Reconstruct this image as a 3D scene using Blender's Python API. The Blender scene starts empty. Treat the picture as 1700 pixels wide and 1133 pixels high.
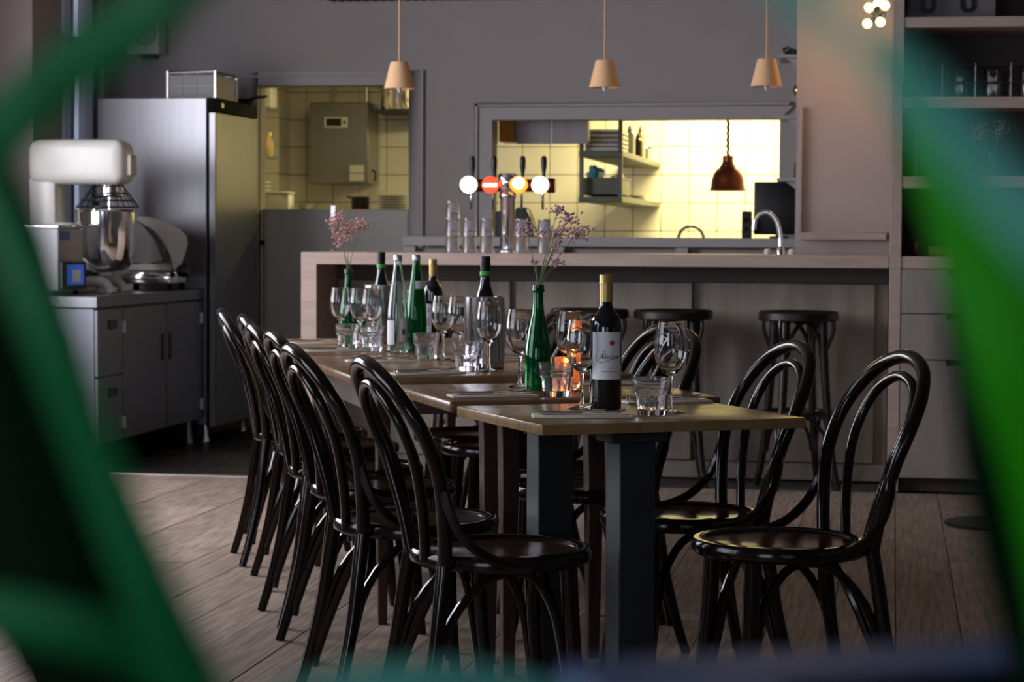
import bpy, bmesh, math, random
from mathutils import Vector, Matrix
random.seed(7)
scene = bpy.context.scene
COL = scene.collection
PI = math.pi
def rad(a): return math.radians(a)

# ------------------------------------------------------------------ camera
YAW, PITCH, ROLL, EYE = rad(9.7), math.atan((566.5-392.0)/3700.0), 0.0053, 1.165
cd = bpy.data.cameras.new('camera'); cam = bpy.data.objects.new('camera', cd); COL.objects.link(cam)
cam.matrix_world = Matrix.Translation((0, 0, EYE)) @ Matrix.Rotation(YAW, 4, 'Z') @ Matrix.Rotation(PI/2-PITCH, 4, 'X') @ Matrix.Rotation(ROLL, 4, 'Z')
cd.sensor_fit = 'HORIZONTAL'; cd.sensor_width = 36.0; cd.lens = 36.0*3700.0/1700.0
cd.clip_start = 0.02; cd.clip_end = 100
cd.dof.use_dof = True; cd.dof.focus_distance = 5.4; cd.dof.aperture_fstop = 8.5
scene.camera = cam

# ------------------------------------------------------------------ world, view
w = bpy.data.worlds.new('world'); scene.world = w; w.use_nodes = True
w.node_tree.nodes['Background'].inputs[0].default_value = (0.50, 0.55, 0.74, 1)
w.node_tree.nodes['Background'].inputs[1].default_value = 0.6
scene.view_settings.view_transform = 'Standard'; scene.view_settings.look = 'None'
scene.view_settings.gamma = 1.0; scene.view_settings.exposure = 0.0
scene.view_settings.use_curve_mapping = False
try:
    scene.cycles.max_bounces = 10; scene.cycles.transmission_bounces = 10; scene.cycles.transparent_max_bounces = 8
    scene.cycles.diffuse_bounces = 3; scene.cycles.glossy_bounces = 4
    scene.cycles.sample_clamp_indirect = 4.0
except Exception: pass

# ------------------------------------------------------------------ daylight at the windows, lamps of the kitchen
def area_light(name, loc, direction, sx, sy, power, color, spread=180):
    ld = bpy.data.lights.new(name, 'AREA'); ld.shape = 'RECTANGLE'; ld.size = sx; ld.size_y = sy
    ld.energy = power; ld.color = color; ld.spread = rad(spread)
    o = bpy.data.objects.new(name, ld); COL.objects.link(o); o.location = loc
    o.rotation_euler = Vector(direction).to_track_quat('-Z', 'Y').to_euler()
    return o
DAY = (0.95, 0.94, 1.0)
area_light('daylight_window_2', (-4.655, 8.3, 1.75), (1, 0.1, -0.12), 2.9, 1.7, 145, DAY)      # left wall, far window
area_light('daylight_window_3', (-4.655, 3.7, 1.75), (1, 0.2, -0.5), 2.9, 1.7, 55, (0.84, 0.90, 1.0), 140)      # left wall, near window
area_light('daylight_window_4', (-2.6, -3.19, 1.75), (0, 1, -0.05), 2.3, 1.7, 34, (0.72, 0.83, 1.0), 140)   # wall behind the photographer
area_light('daylight_window_5', (1.6, -3.19, 1.75), (0, 1, -0.05), 2.3, 1.7, 4, (0.72, 0.83, 1.0), 140)
area_light('kitchen_tube_light', (-1.0, 15.15, 2.36), (0, 0.05, -1), 1.3, 0.2, 105, (1.0, 0.84, 0.38))
area_light('kitchen_tube_light.001', (-3.55, 14.3, 2.36), (0, 0, -1), 0.5, 0.25, 9, (1.0, 0.84, 0.42))

# ------------------------------------------------------------------ materials
MATS = {}
def mat(name, col, rough=0.5, metal=0.0, trans=0.0, ior=1.45, emit=None, es=0.0, coat=0.0, spec=None, vary=0.0, scale=8.0, stretch=(1,1,1), bump=0.0, col2=None, objvary=0.0, alpha=None, rvary=0.0):
    m = bpy.data.materials.new(name); m.use_nodes = True; MATS[name] = m
    nt = m.node_tree; b = nt.nodes['Principled BSDF']
    b.inputs['Base Color'].default_value = (*col, 1); b.inputs['Roughness'].default_value = rough
    b.inputs['Metallic'].default_value = metal; b.inputs['IOR'].default_value = ior
    b.inputs['Transmission Weight'].default_value = trans
    b.inputs['Coat Weight'].default_value = coat; b.inputs['Coat Roughness'].default_value = 0.08
    if spec is not None: b.inputs['Specular IOR Level'].default_value = spec
    if emit: b.inputs['Emission Color'].default_value = (*emit, 1); b.inputs['Emission Strength'].default_value = es
    if alpha is not None: b.inputs['Alpha'].default_value = alpha
    if vary or col2 or bump or objvary:
        tc = nt.nodes.new('ShaderNodeTexCoord'); mp = nt.nodes.new('ShaderNodeMapping'); mp.inputs['Scale'].default_value = stretch
        nt.links.new(tc.outputs['Object'], mp.inputs['Vector'])
        if objvary:
            oi = nt.nodes.new('ShaderNodeObjectInfo'); ad = nt.nodes.new('ShaderNodeVectorMath'); ad.operation = 'ADD'
            sc = nt.nodes.new('ShaderNodeMath'); sc.operation = 'MULTIPLY'; sc.inputs[1].default_value = 37.0
            nt.links.new(oi.outputs['Random'], sc.inputs[0]); nt.links.new(mp.outputs[0], ad.inputs[0]); nt.links.new(sc.outputs[0], ad.inputs[1])
            vec = ad.outputs[0]
        else: vec = mp.outputs[0]
        nz = nt.nodes.new('ShaderNodeTexNoise'); nz.inputs['Scale'].default_value = scale; nz.inputs['Detail'].default_value = 7; nz.inputs['Roughness'].default_value = 0.6
        nt.links.new(vec, nz.inputs['Vector'])
        mx = nt.nodes.new('ShaderNodeMix'); mx.data_type = 'RGBA'
        c2 = col2 if col2 else tuple(max(0, c*(1-vary)) for c in col)
        mx.inputs[6].default_value = (*col, 1); mx.inputs[7].default_value = (*c2, 1)
        rp = nt.nodes.new('ShaderNodeMapRange'); rp.inputs[1].default_value = 0.35; rp.inputs[2].default_value = 0.68
        nt.links.new(nz.outputs['Fac'], rp.inputs[0]); nt.links.new(rp.outputs[0], mx.inputs[0])
        out = mx.outputs[2]
        if objvary:
            hs = nt.nodes.new('ShaderNodeHueSaturation'); ma = nt.nodes.new('ShaderNodeMapRange')
            ma.inputs[3].default_value = 1-objvary; ma.inputs[4].default_value = 1+objvary
            nt.links.new(oi.outputs['Random'], ma.inputs[0]); nt.links.new(ma.outputs[0], hs.inputs['Value']); nt.links.new(out, hs.inputs['Color'])
            out = hs.outputs[0]
        nt.links.new(out, b.inputs['Base Color'])
        if rvary:
            rr = nt.nodes.new('ShaderNodeMapRange'); rr.inputs[3].default_value = rough-rvary; rr.inputs[4].default_value = rough+rvary
            nt.links.new(nz.outputs['Fac'], rr.inputs[0]); nt.links.new(rr.outputs[0], b.inputs['Roughness'])
        if bump:
            bp = nt.nodes.new('ShaderNodeBump'); bp.inputs['Strength'].default_value = bump; bp.inputs['Distance'].default_value = 0.004
            nt.links.new(nz.outputs['Fac'], bp.inputs['Height']); nt.links.new(bp.outputs[0], b.inputs['Normal'])
    return m
M_wall = mat('plaster_grey', (0.425, 0.38, 0.372), 0.85, vary=0.06, scale=3, bump=0.05)
M_pillar = mat('plaster_pinkish', (0.40, 0.34, 0.325), 0.85, vary=0.05, scale=4, bump=0.05)
M_ceil = mat('ceiling_paint', (0.26, 0.24, 0.23), 0.9, vary=0.03)
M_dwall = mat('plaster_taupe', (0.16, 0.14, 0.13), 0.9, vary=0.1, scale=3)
M_trim = mat('painted_trim', (0.45, 0.41, 0.42), 0.55, vary=0.04, scale=6)
M_door = mat('door_paint', (0.52, 0.51, 0.46), 0.55, vary=0.05, scale=5)
M_plank = mat('floor_oak', (0.43, 0.335, 0.275), 0.55, scale=5, stretch=(3, 1.6, 1), col2=(0.21, 0.15, 0.11), bump=0.15, objvary=0.16, rvary=0.12)
M_joint = mat('floor_joint', (0.10, 0.075, 0.058), 0.9, vary=0.2)
M_ktile = mat('kitchen_floor_tile', (0.020, 0.019, 0.020), 0.35, vary=0.4, scale=10, objvary=0.1)
M_grout = mat('grout', (0.07, 0.05, 0.03), 0.9, vary=0.1)
M_dgrout = mat('dark_grout', (0.06, 0.055, 0.05), 0.9, vary=0.1)
M_tile = mat('white_tile', (0.74, 0.70, 0.60), 0.22, vary=0.04, scale=4, objvary=0.03)
M_bar = mat('bar_whitewashed_oak', (0.53, 0.40, 0.345), 0.55, scale=5, stretch=(0.7, 3, 6), col2=(0.42, 0.31, 0.265), bump=0.06)
M_panel = mat('bar_panel_oak', (0.36, 0.315, 0.27), 0.6, scale=3.2, stretch=(4, 2, 0.5), col2=(0.255, 0.215, 0.18), bump=0.06)
M_drawer = mat('drawer_oak', (0.345, 0.30, 0.275), 0.55, scale=3, stretch=(4, 2, 0.6), col2=(0.275, 0.235, 0.21), bump=0.05)
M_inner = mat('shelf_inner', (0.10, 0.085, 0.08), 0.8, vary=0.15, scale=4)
M_steel = mat('brushed_steel', (0.23, 0.23, 0.25), 0.3, 0.9, vary=0.12, scale=4, stretch=(8, 8, 0.6))
M_steelc = mat('cabinet_steel', (0.20, 0.21, 0.24), 0.42, 0.7, vary=0.1, scale=5, stretch=(1, 1, 4))
M_chrome = mat('polished_chrome', (0.86, 0.84, 0.83), 0.09, 1.0, vary=0.02)
M_steelwarm = mat('worn_steel', (0.45, 0.44, 0.40), 0.4, 0.8, vary=0.15, scale=6)
M_black = mat('black_plastic', (0.008, 0.008, 0.010), 0.4, vary=0.2)
M_rubber = mat('black_rubber', (0.012, 0.012, 0.012), 0.8, spec=0.1, vary=0.2)
M_wood = mat('dark_bentwood', (0.011, 0.0045, 0.0032), 0.14, spec=0.4, scale=14, stretch=(1, 1, 6), col2=(0.006, 0.0028, 0.0022))
M_seat = mat('seat_plywood', (0.045, 0.018, 0.008), 0.2, spec=0.4, coat=0.1, scale=7, stretch=(1, 5, 1), col2=(0.020, 0.009, 0.006))
M_stool = mat('stool_bentwood', (0.022, 0.011, 0.009), 0.32, scale=14, stretch=(1, 1, 6), col2=(0.012, 0.007, 0.006))
M_t1 = mat('table_oak_light', (0.36, 0.225, 0.095), 0.26, scale=5, stretch=(1.2, 9, 1), col2=(0.20, 0.115, 0.05), bump=0.08, rvary=0.06)
M_t2 = mat('table_oak_brown', (0.27, 0.15, 0.075), 0.27, scale=5, stretch=(1.2, 9, 1), col2=(0.14, 0.075, 0.04), bump=0.06, rvary=0.06)
M_t3 = mat('table_oak_far', (0.33, 0.19, 0.095), 0.27, scale=5, stretch=(1.2, 9, 1), col2=(0.18, 0.10, 0.05), bump=0.06, rvary=0.06)
M_post = mat('painted_post', (0.022, 0.027, 0.032), 0.5, vary=0.2, scale=12)
M_bpost = mat('brown_post', (0.06, 0.026, 0.019), 0.45, scale=10, stretch=(3, 3, 0.5), col2=(0.04, 0.018, 0.014))
M_apron = mat('apron_wood', (0.11, 0.075, 0.065), 0.5, scale=6, stretch=(1, 4, 4), col2=(0.08, 0.05, 0.045))
M_glass = mat('clear_glass', (1, 1, 1), 0.0, trans=1.0, ior=1.45, vary=0.0)
M_pressed = mat('pressed_glass', (0.92, 0.92, 0.96), 0.02, trans=0.975, ior=1.45)  # slight diffuse white stands in for window light refracted in the tumblers
M_pane = mat('window_glass', (0.95, 0.98, 1.0), 0.0, trans=1.0, ior=1.05)
M_green = mat('green_glass', (0.012, 0.34, 0.11), 0.03, trans=0.92, ior=1.4)
M_water = mat('bottle_glass_pale', (0.80, 0.95, 0.90), 0.0, trans=1.0, ior=1.4)
M_dbottle = mat('dark_bottle_glass', (0.004, 0.005, 0.009), 0.06, spec=0.6, coat=0.6)
M_gold = mat('gold_foil', (0.62, 0.44, 0.15), 0.35, 0.55, vary=0.1, scale=40)
M_lime = mat('lime_band', (0.09, 0.52, 0.06), 0.45, vary=0.05)
M_alu = mat('aluminium_cap', (0.75, 0.75, 0.78), 0.3, 0.9)
M_label = mat('label_paper', (0.92, 0.91, 0.95), 0.7, vary=0.03, scale=20)
M_ink = mat('ink_dark', (0.06, 0.06, 0.07), 0.7)
M_red = mat('ink_red', (0.60, 0.10, 0.06), 0.7)
M_orange = mat('emblem_orange', (0.75, 0.16, 0.05), 0.6)
M_maroon = mat('emblem_centre', (0.30, 0.04, 0.02), 0.6)
M_blueink = mat('ink_blue', (0.10, 0.16, 0.45), 0.7)
M_napkin = mat('paper_napkin', (0.90, 0.81, 0.70), 0.9, vary=0.08, scale=30)
M_cutlery = mat('cutlery_steel', (0.62, 0.60, 0.58), 0.16, 1.0)
M_shade = mat('shade_fabric', (0.86, 0.52, 0.29), 0.8, vary=0.06, scale=20, stretch=(6, 6, 1))
M_cord = mat('cord_fabric', (0.60, 0.38, 0.22), 0.8, vary=0.1, scale=60)
M_bulbw = mat('frosted_bulb', (0.72, 0.70, 0.68), 0.3)
M_bulbon = mat('lit_bulb', (1, 0.8, 0.5), 0.3, emit=(1.0, 0.60, 0.22), es=8)
M_copper = mat('copper_shade', (0.20, 0.055, 0.04), 0.32, 0.85, vary=0.2, scale=12)
M_white = mat('white_enamel', (0.78, 0.76, 0.72), 0.25, vary=0.04)
M_cream = mat('cream_plastic', (0.62, 0.59, 0.54), 0.4, vary=0.05)
M_greyplast = mat('grey_plastic', (0.40, 0.40, 0.41), 0.4, vary=0.05)
M_screen = mat('blue_screen', (0.02, 0.05, 0.3), 0.3, emit=(0.03, 0.14, 0.75), es=0.35)
M_screeng = mat('screen_grey', (0.3, 0.3, 0.25), 0.3, emit=(0.35, 0.35, 0.28), es=0.25)
M_backsteel = mat('backlit_steel', (0.13, 0.13, 0.11), 0.5, 0.4, vary=0.15, scale=6)  # rack and container steel, darkened in colour to look backlit
M_boiler = mat('boiler_steel', (0.21, 0.205, 0.20), 0.4, 0.3, vary=0.12, scale=5)
M_lilac = mat('lilac_laminate', (0.36, 0.33, 0.37), 0.6, scale=4, stretch=(6, 1, 0.4), vary=0.12)
M_ochre = mat('ochre_board', (0.55, 0.24, 0.03), 0.6, vary=0.2, scale=5)
M_plate = mat('porcelain', (0.78, 0.76, 0.70), 0.2)
M_redpl = mat('red_plastic', (0.55, 0.02, 0.015), 0.4)
M_bluebag = mat('blue_plastic_bag', (0.05, 0.38, 0.60), 0.35, vary=0.3, scale=18)
M_cloth = mat('pale_cloth', (0.72, 0.62, 0.50), 0.9, vary=0.12, scale=20)
M_brass = mat('brass', (0.60, 0.45, 0.12), 0.2, 1.0)
M_pink = mat('pink_blossom', (0.92, 0.50, 0.50), 0.8, vary=0.3, scale=60)
M_pink2 = mat('pale_pink_blossom', (0.93, 0.56, 0.66), 0.8, vary=0.3, scale=60)
M_stemg = mat('dry_stem', (0.25, 0.30, 0.16), 0.7)
M_darkred = mat('dark_red_glass', (0.11, 0.008, 0.008), 0.3)
M_yellow = mat('straw_yellow', (0.45, 0.33, 0.14), 0.6, vary=0.2, scale=20)
M_book1 = mat('book_black', (0.015, 0.015, 0.018), 0.6)
M_book2 = mat('book_cream', (0.30, 0.27, 0.16), 0.6)
M_book3 = mat('book_green', (0.03, 0.08, 0.02), 0.6)
M_boxw = mat('box_card', (0.20, 0.19, 0.19), 0.7, vary=0.05)
M_slat = mat('ceiling_slat', (0.08, 0.045, 0.035), 0.7, vary=0.3, scale=10)
M_taplit = mat('tap_badge_white', (1, 1, 1), 0.4, emit=(1.0, 0.94, 0.66), es=2.6)
M_tapred = mat('tap_badge_red', (0.8, 0.05, 0.02), 0.4, emit=(1.0, 0.07, 0.02), es=1.4)
M_taporange = mat('tap_badge_orange', (0.9, 0.35, 0.02), 0.4, emit=(1.0, 0.32, 0.02), es=1.3)
M_candle = mat('candle_glass', (1.0, 0.55, 0.28), 0.25, trans=0.8, emit=(1.0, 0.38, 0.16), es=0.08)
M_flame = mat('candle_flame', (1, 0.7, 0.3), 0.5, emit=(1.0, 0.52, 0.18), es=5)
M_wax = mat('candle_wax', (0.8, 0.7, 0.6), 0.5)
M_plastic = mat('clear_guard', (0.75, 0.77, 0.80), 0.25, trans=0.55, ior=1.2)
M_leaf = mat('leaf_green', (0.016, 0.26, 0.075), 0.42, scale=3, col2=(0.008, 0.17, 0.045))
M_leafd = mat('leaf_dark', (0.002, 0.022, 0.003), 0.6, spec=0.2, scale=3, col2=(0.001, 0.012, 0.002))
M_leafb = mat('leaf_bright', (0.035, 0.50, 0.004), 0.5, spec=0.25, scale=3, col2=(0.02, 0.30, 0.003))  # albedo raised so the leaf looks luminous, light put into the colour
M_leaft = mat('leaf_bluish', (0.22, 0.80, 0.60), 0.4, scale=3, col2=(0.16, 0.66, 0.50))  # pale teal albedo, the luminous look of lit leaves put into the colour
M_slate = mat('slate_blue_paint', (0.07, 0.19, 0.52), 0.5, vary=0.1, scale=6)
M_soil = mat('soil', (0.02, 0.014, 0.01), 0.95, vary=0.5, scale=60, bump=0.6)
M_terra = mat('dark_pot', (0.03, 0.03, 0.035), 0.5, vary=0.1)
M_divider = mat('divider_oak', (0.12, 0.08, 0.055), 0.5, scale=5, stretch=(4, 4, 0.5), vary=0.3)
M_wire = mat('wire_steel', (0.16, 0.16, 0.18), 0.3, 0.9)

# ------------------------------------------------------------------ mesh helpers
def cat(pts, n=4, closed=False):
    P = [Vector(p) for p in pts]; out = []
    N = len(P); rng = range(N if closed else N-1)
    for i in rng:
        if closed: a, b, c, d = P[(i-1) % N], P[i], P[(i+1) % N], P[(i+2) % N]
        else: a, b, c, d = P[max(i-1, 0)], P[i], P[i+1], P[min(i+2, N-1)]
        for k in range(n):
            t = k/n
            out.append(0.5*((2*b)+(c-a)*t+(2*a-5*b+4*c-d)*t*t+(3*b-a-3*c+d)*t**3))
    if not closed: out.append(P[-1])
    return out
class MB:
    def __init__(s): s.v = []; s.f = []
    def box(s, x0, x1, y0, y1, z0, z1):
        i = len(s.v)
        s.v += [(x0,y0,z0),(x1,y0,z0),(x1,y1,z0),(x0,y1,z0),(x0,y0,z1),(x1,y0,z1),(x1,y1,z1),(x0,y1,z1)]
        s.f += [tuple(i+k for k in q) for q in ((3,2,1,0),(4,5,6,7),(0,1,5,4),(1,2,6,5),(2,3,7,6),(3,0,4,7))]
        return s
    def hexa(s, lo, hi):
        i = len(s.v); s.v += list(lo)+list(hi)
        s.f += [tuple(i+k for k in q) for q in ((3,2,1,0),(4,5,6,7),(0,1,5,4),(1,2,6,5),(2,3,7,6),(3,0,4,7))]
        return s
    def lathe(s, prof, n=24, c=(0,0,0), axis='z', close=False):
        i0 = len(s.v); m = len(prof)
        for (r, z) in prof:
            for k in range(n):
                a = 2*PI*k/n; x, y = max(r, 1e-5)*math.cos(a), max(r, 1e-5)*math.sin(a)
                p = (x, y, z) if axis == 'z' else ((z, x, y) if axis == 'x' else (x, z, y))
                s.v.append((p[0]+c[0], p[1]+c[1], p[2]+c[2]))
        for j in range(m if close else m-1):
            for k in range(n):
                a, b = i0+j*n+k, i0+j*n+(k+1) % n
                j2 = (j+1) % m
                s.f.append((a, b, i0+j2*n+(k+1) % n, i0+j2*n+k))
        return s
    def tube(s, pts, r, n=8, closed=False):
        P = [Vector(p) for p in pts]; N = len(P); i0 = len(s.v)
        R = r if isinstance(r, (list, tuple)) else [r]*N
        if len(R) != N:
            R = [R[min(int(t*(len(R)-1)), len(R)-2)]*(1-(t*(len(R)-1)-min(int(t*(len(R)-1)), len(R)-2)))+R[min(int(t*(len(R)-1)), len(R)-2)+1]*(t*(len(R)-1)-min(int(t*(len(R)-1)), len(R)-2)) for t in [q/(N-1) for q in range(N)]]
        up = None
        for i in range(N):
            t = (P[(i+1) % N]-P[(i-1) % N]) if closed else (P[min(i+1, N-1)]-P[max(i-1, 0)])
            t.normalize()
            if up is None:
                up = t.cross(Vector((0.31, 0.77, 0.55)));
                if up.length < 1e-3: up = t.cross(Vector((1, 0, 0)))
            up = (up - t*up.dot(t)).normalized(); sd = t.cross(up)
            for k in range(n):
                a = 2*PI*k/n; s.v.append(tuple(P[i]+(up*math.cos(a)+sd*math.sin(a))*R[i]))
        for i in range(N if closed else N-1):
            for k in range(n):
                a, b = i0+i*n+k, i0+i*n+(k+1) % n; j = (i+1) % N
                s.f.append((a, b, i0+j*n+(k+1) % n, i0+j*n+k))
        if not closed:
            s.f.append(tuple(i0+k for k in reversed(range(n)))); s.f.append(tuple(i0+(N-1)*n+k for k in range(n)))
        return s
    def prism(s, poly, t0, t1, plane='xz'):
        i = len(s.v); n = len(poly)
        for t in (t0, t1):
            for (a, b) in poly: s.v.append((a, t, b) if plane == 'xz' else ((a, b, t) if plane == 'xy' else (t, a, b)))
        s.f.append(tuple(i+k for k in range(n))); s.f.append(tuple(i+n+k for k in reversed(range(n))))
        for k in range(n): s.f.append((i+k, i+(k+1) % n, i+n+(k+1) % n, i+n+k))
        return s
    def build(s, name, m, parent=None, bevel=0.0, seg=1, smooth=True, loc=None, kind=None):
        me = bpy.data.meshes.new(name); me.from_pydata(s.v, [], s.f)
        bm = bmesh.new(); bm.from_mesh(me)
        bmesh.ops.remove_doubles(bm, verts=bm.verts, dist=1e-6)
        bmesh.ops.recalc_face_normals(bm, faces=bm.faces)
        if bevel: bmesh.ops.bevel(bm, geom=[e for e in bm.edges], offset=bevel, segments=seg, profile=0.5, affect='EDGES', clamp_overlap=True)
        bm.to_mesh(me); bm.free()
        if smooth:
            for p in me.polygons: p.use_smooth = True
            me.set_sharp_from_angle(angle=rad(38))
        me.materials.append(m)
        o = bpy.data.objects.new(name, me); COL.objects.link(o)
        if parent: o.parent = parent
        if loc: o.location = loc
        if kind: o['kind'] = kind
        return o
def thing(name, label, cat_, loc=(0,0,0), rz=0.0, group=None):
    o = bpy.data.objects.new(name, None); COL.objects.link(o); o.empty_display_size = 0.1
    o.location = loc; o.rotation_euler = (0, 0, rz); o['label'] = label; o['category'] = cat_
    if group: o['group'] = group
    return o
def tag(o, label, cat_, group=None):
    o['label'] = label; o['category'] = cat_
    if group: o['group'] = group
    return o
def dup(root, loc, rz, label):
    r = root.copy(); COL.objects.link(r); r.location = loc; r.rotation_euler = (0, 0, rz); r['label'] = label
    for ch in list(root.children):
        c = ch.copy(); COL.objects.link(c); c.parent = r
        for g in list(ch.children):
            d = g.copy(); COL.objects.link(d); d.parent = c
    return r
def spawn(cache, key, maker, loc, rz, label):
    if key not in cache:
        cache[key] = maker(label); cache[key].location = loc; cache[key].rotation_euler = (0, 0, rz); cache[key]['label'] = label
        return cache[key]
    return dup(cache[key], loc, rz, label)
def struct(o): o['kind'] = 'structure'; return o
CACHE = {}
def text_verts(body, size, shear=0.0):
    cu = bpy.data.curves.new('lettering', 'FONT'); cu.body = body; cu.size = size; cu.shear = shear; cu.align_x = 'CENTER'; cu.resolution_u = 3
    o = bpy.data.objects.new('lettering', cu); COL.objects.link(o)
    dg = bpy.context.evaluated_depsgraph_get(); me = bpy.data.meshes.new_from_object(o.evaluated_get(dg))
    v = [tuple(x.co) for x in me.vertices]; f = [tuple(p.vertices) for p in me.polygons]
    bpy.data.objects.remove(o); bpy.data.meshes.remove(me); bpy.data.curves.remove(cu)
    return v, f

# ================================================================== THE ROOM
XL, XR, YR, YW, YK, ZC = -4.70, 4.2, -3.2, 13.0, 15.85, 3.05
# floor: dark joint bed, boards laid on it as parts
fl = struct(MB().box(XL-0.2, XR, YR-0.2, 10.30, -0.12, -0.012).build('floor', M_joint))
pm = MB().box(-0.5, 0.5, -0.5, 0.5, -0.011, 0.0).build('plank', M_plank, fl)
BW = 0.19
pm_used = False
for i in range(-25, 14):
    x = i*BW+0.02
    y = 1.6-random.random()*1.6
    while y < 10.30:
        L = 1.5+random.random()*1.1; y1 = min(y+L, 10.297)
        if y1-y < 0.12: break
        if pm_used: o = pm.copy(); COL.objects.link(o); o.parent = fl
        else: o = pm; pm_used = True
        o.location = (x+BW/2, (y+y1)/2, random.uniform(-0.001, 0.0005)); o.scale = (BW-0.0035, y1-y-0.003, 1)
        y = y1
near = MB().box(XL, XR, YR, 0.0, -0.011, -0.001).build('board_field', M_plank, fl); near['kind'] = 'stuff'
nr2 = MB().box(2.71, XR, 0.0, 10.29, -0.011, -0.001).build('board_field', M_plank, fl); nr2['kind'] = 'stuff'
kf = struct(MB().box(XL-0.2, 0.6, 10.32, 16.2, -0.12, -0.010).build('floor_kitchen', M_dgrout))
kt = MB().box(-0.222, 0.222, -0.222, 0.222, -0.009, 0.002).build('tile', M_ktile, kf, bevel=0.002)
first = True
for i in range(7):
    for j in range(6):
        if first: o = kt; first = False
        else: o = kt.copy(); COL.objects.link(o); o.parent = kf
        o.location = (-4.47+i*0.45, 10.56+j*0.45, 0)
struct(MB().box(XL, -2.80, 10.295, 10.325, -0.01, 0.006).build('trim_1', M_alu, bevel=0.002))
# walls
def opening_wall(name, m, plane, a0, a1, t0, t1, z0, z1, holes):
    """wall with rectangular holes; plane 'y' -> runs along x, plane 'x' -> runs along y"""
    mb = MB(); xs = sorted({a0, a1, *[h[0] for h in holes], *[h[1] for h in holes]})
    for i in range(len(xs)-1):
        l, r = xs[i], xs[i+1]; zs = [(z0, z1)]
        for h in holes:
            if h[0] <= l+1e-6 and h[1] >= r-1e-6:
                nz = []
                for (p, q) in zs:
                    if h[2] > p: nz.append((p, h[2]))
                    if h[3] < q: nz.append((h[3], q))
                zs = nz
        for (p, q) in zs:
            if plane == 'y': mb.box(l, r, t0, t1, p, q)
            else: mb.box(t0, t1, l, r, p, q)
    return struct(mb.build(name, m, smooth=False))
DX0, DX1, DZ = -3.773, -2.847, 2.055
PX0, PX1, PZ0, PZ1 = -2.343, -0.660, 1.154, 1.848
opening_wall('wall_back', M_wall, 'y', XL, 0.9, YW, YW+0.14, 0.0, ZC, [(DX0, DX1, 0.0, DZ), (PX0, PX1, PZ0, PZ1)])
opening_wall('wall_left', M_wall, 'x', YR, 13.14, XL-0.16, XL, 0.0, ZC, [(11.72, 12.86, 0.9, 2.72), (6.8, 9.8, 0.85, 2.65), (2.2, 5.2, 0.85, 2.65)])
opening_wall('wall_rear', M_dwall, 'y', XL, XR, YR-0.16, YR, 0.0, ZC, [(-3.8, -1.4, 0.85, 2.65), (0.4, 2.8, 0.85, 2.65)])
struct(MB().box(XR, XR+0.15, YR, 11.4, 0, ZC).build('wall_right', M_dwall))
struct(MB().box(XL-0.16, XR+0.15, YR-0.16, 13.14, ZC, ZC+0.12).build('ceiling', M_ceil))
struct(MB().box(-0.478, -0.02, 11.0, 13.0, 0.0, ZC).build('wall_pillar', M_pillar))
struct(MB().box(-0.02, XR, 10.86, 11.0, 0.0, ZC).build('wall_right_back', M_dwall))
struct(MB().box(XL, -4.485, 11.2, 11.62, 0.0, ZC).build('wall_left_pier', M_pillar))
struct(MB().box(-0.455, -0.035, 10.94, 11.0, 1.155, 1.19).build('trim_2', M_pillar, bevel=0.003))       # ledge on the pillar
struct(MB().box(-0.465, -0.445, 10.97, 11.0, 1.19, 1.80).build('trim_3', M_pillar, bevel=0.003))        # upright bead
# windows in the left and rear walls
def window_x(n, y0, y1, z0, z1, transom, mull):
    o = MB(); x0, x1 = XL-0.13, XL-0.05; t = 0.05
    o.box(x0, x1, y0, y0+t, z0, z1).box(x0, x1, y1-t, y1, z0, z1).box(x0, x1, y0, y1, z0, z0+t).box(x0, x1, y0, y1, z1-t, z1)
    o.box(x0, x1, y0, y1, transom-0.03, transom+0.03)
    for m in mull: o.box(x0, x1, m-0.025, m+0.025, z0, z1)
    f = struct(o.build('window_%d' % n, M_trim, bevel=0.004))
    MB().box(XL-0.16, XL+0.05, y0-0.03, y1+0.03, z0-0.04, z0).build('sill', M_trim, f, bevel=0.004)
    ys = [y0]+list(mull)+[y1]
    for a, b in zip(ys[:-1], ys[1:]):
        for (p, q) in ((z0, transom), (transom, z1)):
            MB().box(XL-0.095, XL-0.089, a+0.03, b-0.03, p+0.03, q-0.03).build('pane', M_pane, f)
window_x(1, 11.72, 12.86, 0.9, 2.72, 2.29, [12.10, 12.48])
window_x(2, 6.8, 9.8, 0.85, 2.65, 2.1, [7.8, 8.8])
window_x(3, 2.2, 5.2, 0.85, 2.65, 2.1, [3.2, 4.2])
def window_y(n, x0, x1, z0, z1):
    o = MB(); y0, y1 = YR-0.13, YR-0.05; t = 0.05
    o.box(x0, x0+t, y0, y1, z0, z1).box(x1-t, x1, y0, y1, z0, z1).box(x0, x1, y0, y1, z0, z0+t).box(x0, x1, y0, y1, z1-t, z1)
    xm = (x0+x1)/2; o.box(xm-0.03, xm+0.03, y0, y1, z0, z1)
    f = struct(o.build('window_%d' % n, M_trim, bevel=0.004))
    for a, b in ((x0, xm), (xm, x1)): MB().box(a+0.03, b-0.03, YR-0.095, YR-0.089, z0+0.03, z1-0.03).build('pane', M_pane, f)
window_y(4, -3.8, -1.4, 0.85, 2.65); window_y(5, 0.4, 2.8, 0.85, 2.65)
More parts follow.
